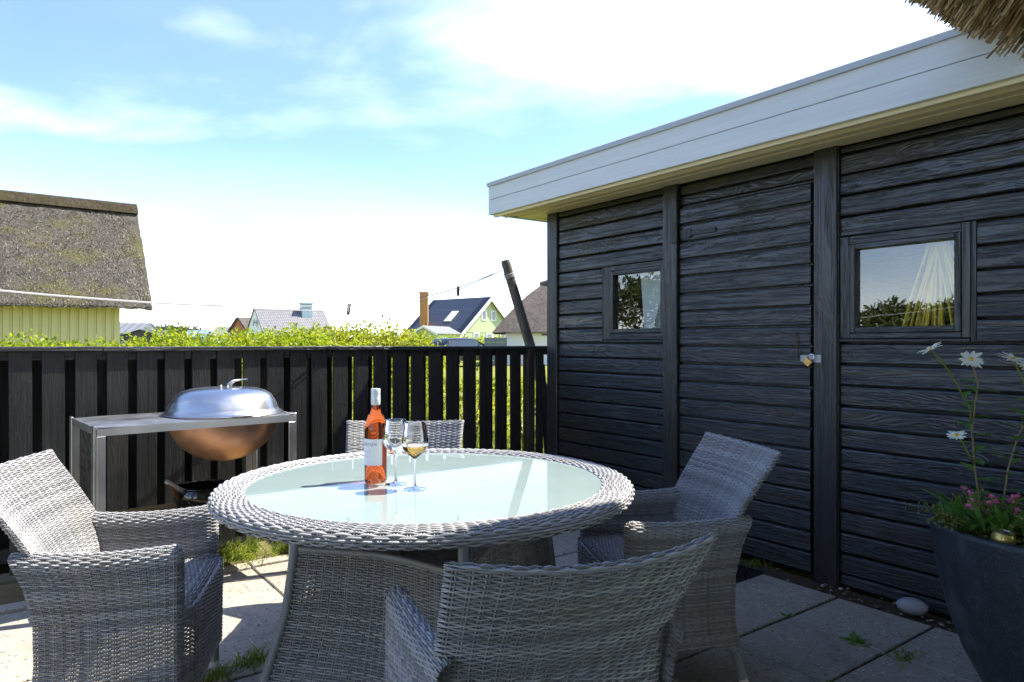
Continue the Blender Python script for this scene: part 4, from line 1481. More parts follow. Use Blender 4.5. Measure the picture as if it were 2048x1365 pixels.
def daisy(lab, base, stems, heads, leaves, leafsize=0.06):
    t = thing("daisy_plant", lab, "flower", base, 0)
    b = Vector(base)
    for k, st in enumerate(stems):
        MB().tube([p - b for p in st], [0.0034] + [0.0028] * (len(st) - 2) + [0.0020], 6).build("stem", M["stem"] if k == 0 else M["green_stem"], t, True)
    for p, ax_, r in heads:
        flower_head(t, p - b, ax_, r)
    lm = MB()
    for k, (p, d) in enumerate(leaves):
        l1 = MB()
        leaf_quad(l1, p - b, d, Vector((0, 0, 1)), leafsize * random.uniform(0.7, 1.25), 0.026 * random.uniform(0.8, 1.2), 0.3)
        l1.build("leaf", M["leaf"], t, True)
    return t


def stem_leaves(st, n, lo=0.0, hi=0.8):
    out = []
    for i in range(n):
        t = lo + (hi - lo) * (i + random.random() * 0.6) / n
        q = t * (len(st) - 1)
        k = min(int(q), len(st) - 2)
        p = st[k].lerp(st[k + 1], q - k)
        an = i * 2.4 + random.uniform(-0.4, 0.4)
        out.append((p, Vector((math.cos(an), math.sin(an), random.uniform(0.15, 0.8)))))
    return out


Zd = 2.25
b1 = at(1972, 1098, Zd); b1.z = 0.56
s1_ = [b1, at(1960, 1015, Zd), at(1949, 930, Zd), at(1944, 860, Zd), at(1952, 800, Zd), at(1956, 768, Zd), at(1948, 740, Zd), at(1942, 722, Zd)]
s2_ = [at(1944, 845, Zd), at(1938, 812, Zd), at(1923, 787, Zd - 0.02), at(1900, 745, Zd - 0.05), at(1876, 715, Zd - 0.07), at(1861, 700, Zd - 0.08)]
s3_ = [at(1947, 930, Zd), at(1935, 905, Zd - 0.02), at(1922, 880, Zd - 0.03), at(1913, 872, Zd - 0.03)]
daisy("tall white daisy with leaning side blooms in the dark planter", tuple(b1), [s1_, s2_, s3_],
      [(s1_[-1] + Vector((0, 0, 0.004)), (-0.15, -0.75, 0.65), 0.036), (s2_[-1], (-0.45, 0.15, 0.9), 0.037), (s3_[-1], (-0.3, -0.5, 0.9), 0.026)],
      stem_leaves(s1_, 20, 0.05, 0.72) + stem_leaves(s2_, 4, 0.0, 0.4))
b2 = at(2003, 1085, Zd + 0.05); b2.z = 0.56
s4_ = [b2, at(2006, 1010, Zd + 0.05), at(2016, 940, Zd + 0.06), at(2034, 880, Zd + 0.06), at(2052, 840, Zd + 0.06), at(2062, 780, Zd + 0.06), at(2056, 735, Zd + 0.05)]
s5_ = [at(2058, 800, Zd + 0.06), at(2046, 760, Zd + 0.04), at(2030, 727, Zd + 0.03), at(2025, 718, Zd + 0.03)]
daisy("white daisy with two flat blooms on a reddish stem in the dark planter", tuple(b2), [s4_, s5_],
      [(s4_[-1] + Vector((0, 0, 0.004)), (-0.1, -0.45, 0.9), 0.037), (s5_[-1], (0.1, -0.3, 0.95), 0.036)], stem_leaves(s4_, 22, 0.05, 0.85), 0.07)
b3 = at(1968, 1095, Zd - 0.03); b3.z = 0.56
lm = [(b3 + Vector((random.uniform(-0.06, 0.14), random.uniform(-0.05, 0.14), random.uniform(-0.0, 0.07))), Vector((random.uniform(-1, 1), random.uniform(-0.8, 0.6), random.uniform(0.5, 1.6)))) for _ in range(75)]
s6_ = [b3, b3 + Vector((0.01, 0, 0.07)), b3 + Vector((0.015, 0.01, 0.13))]
t = thing("leafy_plant", "low rosette of long green leaves in the dark planter", "plant", tuple(b3))
for p, d in lm:
    l1 = MB()
    leaf_quad(l1, p - b3, d, Vector((0, 0, 1)), random.uniform(0.08, 0.19), random.uniform(0.014, 0.024), 0.40)
    l1.build("leaf", M["leaf"], t, True)
# pink flowers
pk0 = at(1985, 1040, Zd + 0.02)
t = thing("pink_carnation", "cluster of small bright pink ruffled flowers in the dark planter", "flower", (pk0.x, pk0.y, 0.55))
for (qx, qy) in ((1927, 980), (1940, 990), (1943, 1005), (1936, 1015), (1948, 1016), (1975, 1028), (1983, 997), (1992, 1008), (1978, 1010), (1990, 1022), (2010, 1020), (2018, 1005), (2026, 998), (2036, 996), (2028, 1010), (2034, 1025), (2045, 1030), (1998, 1040), (2042, 1038)):
    c = at(qx, qy, Zd + random.uniform(-0.06, 0.06)) - Vector((pk0.x, pk0.y, 0.55))
    mb = MB()
    for i in range(16):
        d = Vector((random.gauss(0, 1), random.gauss(0, 1), random.gauss(0.5, 0.7)))
        leaf_quad(mb, c, d, Vector((0.1, 0, 1)), random.uniform(0.010, 0.016), 0.011, -0.3)
    fl = mb.build("bloom", M["pink"], t, True)
    MB().tube([c, (c.x * 0.6, c.y * 0.6, c.z * 0.5), (c.x * 0.35, c.y * 0.35, 0.0)], 0.0014, 5).build("stem", M["green_stem"], t, True)
# creeping herb
NH = 6200
hm_p = []
for i in range(NH):
    an = random.uniform(math.radians(95), math.radians(345))
    r = random.uniform(0.05, 0.30)
    x, y = r * math.cos(an), r * math.sin(an)
    z = 0.565 + random.uniform(0, 0.125) * (0.65 + 0.35 * math.sin(9 * an + 4 * r * 10))
    hm_p.append((x, y, z))
for st in range(12):
    an = math.radians(random.uniform(150, 200))
    L_ = random.uniform(0.04, 0.12)
    for k in range(38):
        f = k / 37
        r = 0.30 + L_ * f
        hm_p.append((r * math.cos(an) + random.gauss(0, 0.006), r * math.sin(an) + random.gauss(0, 0.006), 0.61 + 0.05 * math.sin(2.2 * f) - 0.03 * f + random.gauss(0, 0.006)))
hb = MB()
for p in hm_p:
    leaf_quad_d = Vector((random.gauss(0, 1), random.gauss(0, 1), random.gauss(0.4, 0.8)))
    d = leaf_quad_d.normalized()
    s = d.orthogonal().normalized() * 0.0040
    l_ = random.uniform(0.008, 0.018)
    b = Vector(p)
    hb.add([b, b + d * l_ * 0.5 + s, b + d * l_, b + d * l_ * 0.5 - s], [(0, 1, 2, 3)])
o = hb.build("creeping_herb", M["herb"])
o.location = (PX, PY, 0)
tag(o, "olive and russet creeping herb spilling over the planter edge", "plant", kind="stuff")
# can
cn = at(2000, 1112, 2.17)
can = thing("drink_can", "green and gold drink can pushed into the planter soil", "can", (cn.x, cn.y, 0.540), 0)
can.rotation_euler = (0.12, 0.10, 0)
MB().lathe([(0.0, 0.0), (0.026, 0.0), (0.033, 0.008), (0.033, 0.055)], 36).build("body", M["can_green"], can, True, 50)
MB().lathe([(0.0331, 0.055), (0.033, 0.068), (0.027, 0.080)], 36).build("shoulder", M["can_gold"], can, True, 50)
lidc = MB().lathe([(0.027, 0.080), (0.0275, 0.083), (0.026, 0.0835), (0.0245, 0.080), (0.0, 0.080)], 36).build("can_top", M["can_top"], can, True, 50)
MB().add([(0.012 + 0.009 * math.cos(t), -0.002 + 0.0075 * math.sin(t), 0.0806) for t in np.linspace(0, 2 * math.pi, 13)[:-1]], [tuple(range(12))]).build("opening", M["hole"], lidc)

# ---------------------------------------------------------------- small things on the paving
def pebble(name, lab, cat, x, y, sx, sy, sz, rz, m, group=None, z=0.0):
    me = MB()
    nu, nv = 20, 12
    V = []
    ph = random.uniform(0, 6)
    for j in range(nv + 1):
        th_ = math.pi * j / nv
        for i in range(nu):
            an = 2 * math.pi * i / nu
            k = 1 + 0.05 * math.sin(2 * an + ph) * math.sin(th_)
            V.append((sx * k * math.cos(an) * math.sin(th_), sy * k * math.sin(an) * math.sin(th_), sz + sz * math.cos(th_)))
    F = [(j * nu + i, j * nu + (i + 1) % nu, (j + 1) * nu + (i + 1) % nu, (j + 1) * nu + i) for j in range(nv) for i in range(nu)]
    me.add(V, F)
    o = me.build(name, m, None, True)
    o.location = (x, y, z - 0.002)
    o.rotation_euler = (0, 0, rz)
    return tag(o, lab, cat, group)


x, y = PW(3.272, 1.455)
pebble("beach_stone", "smooth oval grey beach stone lying against the shed foot", "stone", x, y, 0.062, 0.045, 0.036, YAW + 1.9, M["stone"])
grit = MB()
for i in range(80):
    a = random.uniform(3.215, 3.36)
    c = random.uniform(-0.2, 2.95)
    if i < 60:
        c = random.uniform(1.2, 1.9)
    s = random.uniform(0.004, 0.013)
    x, y = PW(a, c)
    m_ = Matrix.Translation((x, y, -0.006 + s * 0.4)) @ Matrix.Rotation(random.uniform(0, 6), 4, "Z") @ Matrix.Diagonal((s * random.uniform(0.8, 1.8), s, s * 0.6, 1))
    grit.add([tuple(m_ @ Vector(v)) for v in ((1, 0, 0), (-1, 0, 0), (0, 1, 0), (0, -1, 0), (0.1, 0.1, 1), (0, 0, -1))],
             [(0, 2, 4), (2, 1, 4), (1, 3, 4), (3, 0, 4), (2, 0, 5), (1, 2, 5), (3, 1, 5), (0, 3, 5)])
tag(grit.build("pebbles", M["dirt_stone"]), "small pebbles and crumbs along the shed foot", "pebbles", kind="stuff")
# rubber mat
x, y = PW(3.02, 2.49)
mat_ = thing("door_mat", "black rubber mat with raised cells in front of the shed door", "mat", (x, y, 0.002), YAW)
MB().box(-0.185, 0.185, -0.33, 0.33, 0.0, 0.006).build("sheet", M["rubber"], mat_)
cells = MB()
for i in range(15):
    for j in range(26):
        px_, py_ = -0.174 + i * 0.0248, -0.318 + j * 0.0252 + (0.0126 if i % 2 else 0)
        if py_ > 0.322:
            continue
        ringo = [(px_ + 0.0105 * math.cos(t), py_ + 0.0105 * math.sin(t)) for t in np.linspace(0, 2 * math.pi, 7)[:-1]]
        ringi = [(px_ + 0.0065 * math.cos(t), py_ + 0.0065 * math.sin(t)) for t in np.linspace(0, 2 * math.pi, 7)[:-1]]
        V = [(a, b, 0.0061) for a, b in ringo] + [(a, b, 0.014) for a, b in ringo] + [(a, b, 0.014) for a, b in ringi] + [(a, b, 0.0061) for a, b in ringi]
        F = []
        for r in range(3):
            F += [(r * 6 + q, r * 6 + (q + 1) % 6, r * 6 + 6 + (q + 1) % 6, r * 6 + 6 + q) for q in range(6)]
        cells.add(V, F)
tag(cells.build("raised_cells", M["rubber"], mat_), kind="stuff")


def tuft(lab, x, y, n, h, spread, broad=False, cat="grass"):
    mb = MB()
    for i in range(n):
        bx_, by_ = random.gauss(0, spread), random.gauss(0, spread * 0.6)
        d = Vector((random.gauss(0, 0.6), random.gauss(0, 0.6), 1.0 if not broad else 0.35)).normalized()
        L_ = h * random.uniform(0.5, 1.1)
        w = random.uniform(0.0018, 0.0034) if not broad else random.uniform(0.008, 0.014)
        s = d.cross(Vector((random.random(), random.random(), 0.2))).normalized() * w
        b = Vector((bx_, by_, -0.012))
        c1 = b + d * L_ * 0.55
        c2 = b + d * L_ + Vector((d.x, d.y, -0.35)) * L_ * 0.3
        mb.add([b - s, b + s, c1 + s * 0.8, c1 - s * 0.8, c2], [(0, 1, 2, 3), (3, 2, 4)])
    o = mb.build("weed_tuft" if broad else "grass_tuft", M["leaf"] if broad else M["grass"])
    o.location = (x, y, 0)
    o.rotation_euler = (0, 0, YAW)
    return tag(o, lab, cat, kind="stuff")


for lab, a, c, n, h, sp, br in (
        ("grass tuft in the slab joint under the sunlit wicker armchair", 0.600, 2.66, 130, 0.07, 0.045, False),
        ("grass tuft in the slab joint between armchair leg and table leg", 0.760, 2.70, 120, 0.085, 0.04, False),
        ("lush grass clump at the fence foot behind the sunlit armchair", 1.03, 4.12, 320, 0.15, 0.10, False),
        ("grass clump on the soil beside the table leg", 1.37, 4.03, 220, 0.11, 0.07, False),
        ("dry grass along the kerb beside the sunlit armchair", 1.10, 3.985, 130, 0.06, 0.10, False),
        ("tall grass against the fence foot under the steel grill", 0.55, 4.13, 300, 0.16, 0.16, False),
        ("small flat green weed in the slab joint near the beach stone", 2.777, 1.45, 16, 0.06, 0.02, True),
        ("straggling grass in the slab joint near the planter", 2.80, 1.27, 60, 0.06, 0.05, False),
        ("tiny weed in the open joint of the paving by the shed", 2.79, 1.77, 7, 0.035, 0.006, True),
        ("grass sprouting under the shed door beside the mat", 3.30, 2.30, 50, 0.05, 0.05, False),
        ("short weeds in the slab joint in front of the planter", 2.37, 1.34, 45, 0.03, 0.04, False)):
    x, y = PW(a, c)
    tuft(lab, x, y, n, h, sp, br)
# crumbs of moss and dirt in the joints
cr = MB()
for i in range(420):
    if random.random() < 0.7:
        c = 1.761 + SL * random.randint(-1, 4) + random.gauss(0, 0.005)
        a = random.uniform(-0.4, 3.2)
    else:
        a = 2.778 - SL * random.randint(0, 7) + random.gauss(0, 0.004)
        c = random.uniform(0.6, 3.7)
    s = random.uniform(0.002, 0.006)
    x, y = PW(a, c)
    cr.add([(x + s * dx_, y + s * dy_, dz_) for dx_, dy_, dz_ in ((1, 0.2, -0.004), (-0.3, 1, -0.004), (-0.8, -0.7, -0.004), (0, 0, 0.0035))], [(0, 1, 3), (1, 2, 3), (2, 0, 3)])
tag(cr.build("joint_crumbs", M["dirt"]), "crumbs of dirt lying in the slab joints", "dirt", kind="stuff")

# ================================================================ neighbourhood
def roof_slope(name, pts, th, m, parent, lift=0.0):
    """a roof plane of thickness th over four corner points (eave a, eave b, ridge b, ridge a) with uv"""
    a, b, c, d = [Vector(p) for p in pts]
    n = (b - a).cross(d - a).normalized()
    if n.z < 0:
        n = -n
    V = [a, b, c, d] + [p + n * th for p in (a, b, c, d)]
    me = bpy.data.meshes.new(name)
    me.from_pydata([tuple(v) for v in V], [], [(0, 3, 2, 1), (4, 5, 6, 7), (0, 1, 5, 4), (1, 2, 6, 5), (2, 3, 7, 6), (3, 0, 4, 7)])
    uv = me.uv_layers.new(name="UVMap")
    tab = {0: (0, 0), 1: (1, 0), 2: (1, 1), 3: (0, 1)}
    for p in me.polygons:
        for li in p.loop_indices:
            uv.data[li].uv = tab[me.loops[li].vertex_index % 4]
    return link(name, me, m, parent)


def gable_walls(L, W, ez, rz_):
    h = W / 2
    V = [(0, -h, -0.1), (L, -h, -0.1), (L, h, -0.1), (0, h, -0.1), (0, -h, ez), (L, -h, ez), (L, h, ez), (0, h, ez), (0, 0, rz_), (L, 0, rz_)]
    F = [(0, 1, 5, 4), (2, 3, 7, 6), (1, 2, 6, 9, 5), (3, 0, 4, 8, 7), (0, 3, 2, 1)]
    return MB().add(V, F)


def gable_house(name, lab, loc, rot, L, W, ez, rz_, wall, roof, th=0.12, oh=0.3, og=0.3, cat="house"):
    """ridge along local x from 0 to L"""
    h = thing(name, lab, cat, loc, rot)
    s = (rz_ - ez) / (W / 2)
    gable_walls(L, W, ez, rz_).build("wall", wall, h)
    for sd in (-1, 1):
        y1 = sd * (W / 2 + oh)
        z1 = ez - s * oh
        roof_slope("roof_slope", [(-og, y1, z1 + 0.01), (L + og, y1, z1 + 0.01), (L + og, 0, rz_ + 0.01), (-og, 0, rz_ + 0.01)], th, roof, h)
    return h


# pale green thatched cottage on the other side of the fence
cot = thing("thatched_cottage", "cottage with mossy thatched roof and pale yellow green board walls", "house", (-11.62, 15.55, 0), YAW + 0.02)
# local x runs away along the facade, y away from the viewer; corner of the wall at x = 2.15
EX0, EX1 = -6.0, 3.12
mb = MB()
ys = [0.0]
nx, nsl = 40, 22
V = []
RXH = 3.05
for i in range(nx + 1):
    x = EX0 + (EX1 - EX0) * i / nx
    for j in range(nsl + 1):
        t = j / nsl
        end = max(0, (x - 2.5) / 0.66)
        yv = -0.62 + (RXH + 0.62) * t
        zv = 2.07 + 3.02 * t ** 0.96 - 0.03 * end
        xx = x + 0.22 * t * (i / nx) ** 6 + random.gauss(0, 0.008)
        V.append((xx, yv + random.gauss(0, 0.012), zv + random.gauss(0, 0.012) - (0.03 * random.random() if j == 0 else 0)))
F = [(i * (nsl + 1) + j, (i + 1) * (nsl + 1) + j, (i + 1) * (nsl + 1) + j + 1, i * (nsl + 1) + j + 1) for i in range(nx) for j in range(nsl)]
n0 = len(V)
mb.add(V, F)
# verge (cut thatch), eave underside, far slope
vg = [V[nx * (nsl + 1) + j] for j in range(nsl + 1)]
inn_ = [(x - 0.02, y + 0.28 - 0.06 * min(1, j / 4), z - 0.02 - 0.18 * min(1, j / 4)) for j, (x, y, z) in enumerate(vg)]
mb.add(vg + inn_, [(j, nsl + 1 + j, nsl + 2 + j, j + 1) for j in range(nsl)])
ev = [V[i * (nsl + 1)] for i in range(nx + 1)]
inn2 = [(x, y + 0.30, z - 0.02) for x, y, z in ev]
mb.add(ev + inn2, [(i, nx + 1 + i, nx + 2 + i, i + 1) for i in range(nx)])
mb.add([(EX0, RXH, 5.09), (EX1 + 0.2, RXH, 5.09), (EX1, 2 * RXH + 0.62, 2.05), (EX0, 2 * RXH + 0.62, 2.05)], [(0, 1, 2, 3)])
roof_o = mb.build("roof", M["thatch"], cot, True, 40)
# loose straw ends along the eave and over the slope
ns_ = 16000
sx = RNG.uniform(EX0 + 2.0, EX1, ns_)
st = np.where(RNG.random(ns_) < 0.22, 0.0, RNG.random(ns_))
pb = np.stack([sx, -0.62 + (RXH + 0.62) * st, 2.07 + 3.02 * st ** 0.96], 1)
dv = np.stack([RNG.normal(0, 0.25, ns_), np.full(ns_, -0.72), np.full(ns_, -0.60) + RNG.normal(0, 0.22, ns_)], 1)
ln_ = RNG.uniform(0.04, 0.10, ns_)[:, None]
sd_ = np.stack([RNG.uniform(0.004, 0.008, ns_), np.zeros(ns_), np.zeros(ns_)], 1)
nr_ = np.array([0, -0.64, 0.77]) * RNG.uniform(0.0, 0.06, ns_)[:, None]
VV = np.stack([pb - sd_, pb + sd_, pb + dv * ln_ + sd_ * 0.4 + nr_, pb + dv * ln_ - sd_ * 0.4 + nr_], 1).reshape(-1, 3)
FFa = np.arange(ns_ * 4).reshape(-1, 4)
km2 = Mat("thatch_straw", rough=0.9, spec=0.1)
km2.color(km2.ramp(km2.island(), [(0.0, (0.10, 0.085, 0.06)), (0.5, (0.22, 0.195, 0.15)), (1.0, (0.34, 0.31, 0.25))]))
tag(npmesh("straw", VV, FFa, km2.m, roof_o), kind="stuff")
rd_ = MB().prism([(2.62, 4.86), (2.70, 5.02), (2.90, 5.17), (3.12, 5.20), (3.34, 5.13), (3.45, 4.9), (3.1, 4.8)], 0, 1)
rdv = [(EX0 + (EX1 + 0.20 - EX0) * y, x, z) for x, y, z in rd_.v]
r2 = MB(); r2.v, r2.f = rdv, rd_.f
r2.build("ridge_cap", M["ridge"], roof_o, True, 50)
MB().box(EX0, 2.5, 0.02, 6.1, -0.1, 2.25).build("wall", M["green_board"], cot)
MB().add([(2.502, 0.1, 2.2), (2.502, 6.0, 2.2), (2.502, 3.05, 5.0)], [(0, 1, 2)]).build("gable", M["green_board"], cot)
xb = 2.5
i = 0
while xb > EX0 + 0.3:
    w = 0.125
    MB().box(xb - w, xb, -0.012, 0.0195, -0.05, 2.32, 0.003).build("board", M["green_board"], cot)
    MB().box(xb - w - 0.052, xb - w - 0.006, 0.004, 0.0192, -0.05, 2.32).build("batten", M["green_board"], cot)
    xb -= w + 0.058
# grey tiled house
gh = gable_house("tiled_house", "white gabled house with grey tiled roof and blue grey chimney", (-29.6, 80.0, 0), math.radians(35), 7.9, 7.4, 2.2, 5.15, M["white_wall"], M["grey_tiles"], 0.14, 0.35, 0.12)
MB().box(5.0, 6.2, -1.5, -0.55, 3.6, 5.75, 0.02).build("chimney", M["zinc"], gh)
MB().box(4.9, 6.3, -1.6, -0.45, 5.75, 5.95, 0.02).build("chimney_cap", M["zinc"], gh)
dsh = MB().lathe([(0.0, 0.06), (0.25, 0.03), (0.42, 0.0)], 16).build("satellite_dish", M["panel_grey"], gh, True)
dsh.location = (-0.35, -0.9, 3.5); dsh.rotation_euler = (0, math.radians(-80), 0)
MB().tube([(-0.02, -0.9, 3.5), (-0.33, -0.9, 3.5)], 0.04, 6).build("dish_arm", M["panel_grey"], gh)
MB().box(-0.06, -0.001, -0.5, 0.5, 0.9, 2.1, 0.01).build("window", M["win_dark"], gh)

# black tiled house with green gable: ridge runs from the gable back to the left
dh_ang = math.atan2(0.65, -0.76)
dk = gable_house("gabled_house", "pale green gabled house with steep black roof, white verges and skylight", (-2.15, 65.0, 0), dh_ang, 7.2, 8.0, 1.95, 5.42, M["green_wall"], M["black_tiles"], 0.10, 0.25, 0.35)
# in this frame -x points to the viewer's right front (gable normal); left of the viewer is +y? local y = (-0.65,-0.76)
s_ = (5.42 - 1.95) / 4.0
for sd in (-1, 1):
    MB().add([(-0.37, sd * 4.3, 1.95 - s_ * 0.3 - 0.30), (-0.37, 0, 5.42 - 0.30), (-0.37, 0, 5.42 + 0.12), (-0.37, sd * 4.3, 1.95 - s_ * 0.3 + 0.12),
              (-0.33, sd * 4.3, 1.95 - s_ * 0.3 - 0.30), (-0.33, 0, 5.42 - 0.30), (-0.33, 0, 5.42 + 0.12), (-0.33, sd * 4.3, 1.95 - s_ * 0.3 + 0.12)],
             [(0, 1, 2, 3), (7, 6, 5, 4), (0, 4, 5, 1), (3, 2, 6, 7)]).build("verge_board", M["cream_trim"], dk)


def far_window(parent, x, yc, z0, w, h, fr=0.09):
    f = MB()
    f.box(x - 0.05, x - 0.002, yc - w / 2, yc - w / 2 + fr, z0, z0 + h)
    f.box(x - 0.05, x - 0.002, yc + w / 2 - fr, yc + w / 2, z0, z0 + h)
    f.box(x - 0.05, x - 0.002, yc - w / 2 + fr, yc + w / 2 - fr, z0, z0 + fr)
    f.box(x - 0.05, x - 0.002, yc - w / 2 + fr, yc + w / 2 - fr, z0 + h - fr, z0 + h)
    o = f.build("window", M["white_trim"], parent)
    MB().box(x - 0.02, x - 0.004, yc - w / 2 + fr, yc + w / 2 - fr, z0 + fr, z0 + h - fr).build("pane", M["win_dark"], o)


for yc, z0, w, h in ((0.72, 3.28, 0.66, 0.95), (-0.62, 3.28, 0.66, 0.95), (1.75, 0.9, 0.75, 1.25), (0.0, 0.9, 0.85, 1.2), (-1.9, 1.0, 0.7, 1.1)):
    far_window(dk, 0.0, yc, z0, w, h)
MB().box(-0.03, -0.002, -3.9, 3.9, 2.16, 2.24).build("belt_board", M["green_wall"], dk)
sky_o = roof_slope("skylight", [(2.3, 2.75, 3.16), (3.15, 2.75, 3.16), (3.15, 1.65, 4.115), (2.3, 1.65, 4.115)], 0.07, M["white_trim"], dk)
sky_o.location = (0, 0.03, 0.03)
g = roof_slope("pane", [(2.40, 2.64, 3.25), (3.05, 2.64, 3.25), (3.05, 1.76, 4.02), (2.40, 1.76, 4.02)], 0.085, M["white_sheet"], sky_o)
ch = thing("brick_chimney", "tall yellow brick chimney beside the black tiled roof", "chimney", (-8.35, 66.0, 0))
MB().box(-0.38, 0.38, -0.38, 0.38, -0.1, 5.85, 0.01).build("stack", M["brick"], ch)
MB().box(-0.43, 0.43, -0.43, 0.43, 5.85, 6.02, 0.01).build("crown", M["brick"], ch)
an_ = gable_house("outbuilding", "small low outbuilding with shallow grey roof below the brick chimney", (-7.2, 57.0, 0), math.radians(70), 4.5, 2.3, 1.95, 2.55, M["green_wall"], M["grey_metal_roof"], 0.07, 0.12, 0.2)
for sd in (-1, 1):
    MB().add([(-0.22, sd * 1.3, 1.80), (-0.22, 0, 2.45), (-0.22, 0, 2.64), (-0.22, sd * 1.3, 1.98), (-0.19, sd * 1.3, 1.80), (-0.19, 0, 2.45), (-0.19, 0, 2.64), (-0.19, sd * 1.3, 1.98)],
             [(0, 1, 2, 3), (7, 6, 5, 4), (0, 4, 5, 1), (3, 2, 6, 7)]).build("verge_board", M["cream_trim"], an_)

# white cottage with grey hipped thatch
wc = thing("hipped_cottage", "white walled cottage with grey hipped thatched roof behind the fence", "house", (-1.10, 38.0, 0))
mb = MB()
E_ = [(0.0, 0.0, 1.76), (12.5, 0.0, 1.76), (12.5, 6.4, 1.76), (0.0, 6.4, 1.76)]
nn_ = 16
VV, FF = [], []


def patch(a, b, c, d, nu, nv):
    a, b, c, d = [Vector(p) for p in (a, b, c, d)]
    V = []
    for j in range(nv + 1):
        for i in range(nu + 1):
            p = (a.lerp(b, i / nu)).lerp(d.lerp(c, i / nu), j / nv)
            bulge = 0.22 * math.sin(math.pi * j / nv)
            V.append((p.x + random.gauss(0, 0.015), p.y + random.gauss(0, 0.015), p.z + bulge + random.gauss(0, 0.02)))
    mb.add(V, [(j * (nu + 1) + i, j * (nu + 1) + i + 1, (j + 1) * (nu + 1) + i + 1, (j + 1) * (nu + 1) + i) for j in range(nv) for i in range(nu)])


ra_, rb_ = (3.0, 3.2, 4.75), (9.5, 3.2, 4.75)
patch(E_[0], E_[1], rb_, ra_, 30, 14)
patch(E_[3], E_[0], ra_, ra_, 12, 14)
patch(E_[1], E_[2], rb_, rb_, 12, 10)
patch(E_[2], E_[3], ra_, rb_, 20, 10)
mb.add([(x, y, z - 0.02) for x, y, z in E_] , [(3, 2, 1, 0)])
mb.build("roof", M["thatch_grey"], wc, True, 50)
MB().tube([(2.75, 3.2, 4.66), (3.4, 3.2, 4.80), (8.5, 3.2, 4.86), (9.8, 3.2, 4.7)], [0.16, 0.22, 0.24, 0.16], 10).build("ridge_cap", M["thatch_grey"], wc, True, 60)
MB().box(0.75, 11.8, 0.6, 5.8, -0.1, 1.80).build("wall", M["white_wall"], wc)
for k in range(7):
    MB().box(0.73, 11.8, 0.585, 0.5995, 0.25 + k * 0.2, 0.435 + k * 0.2).build("cladding_board", M["white_wall"], wc)
MB().box(2.75, 3.1, 0.55, 0.5845, 1.60, 1.70).build("lamp_box", M["panel_grey"], wc)

# slate grey screen
sc_ = thing("grey_screen", "slate grey slatted screen panel in front of the white cottage", "screen", (-1.40, 36.5, 0))
for k in range(6):
    MB().box(0.0, 1.08, 0, 0.03, 0.05 + k * 0.24, 0.27 + k * 0.24, 0.004).build("slat", M["panel_grey"], sc_)
for xx in (-0.05, 0.50, 1.08):
    MB().box(xx, xx + 0.05, -0.02, 0.05, -0.05, 1.52, 0.004).build("post", M["panel_grey"], sc_)


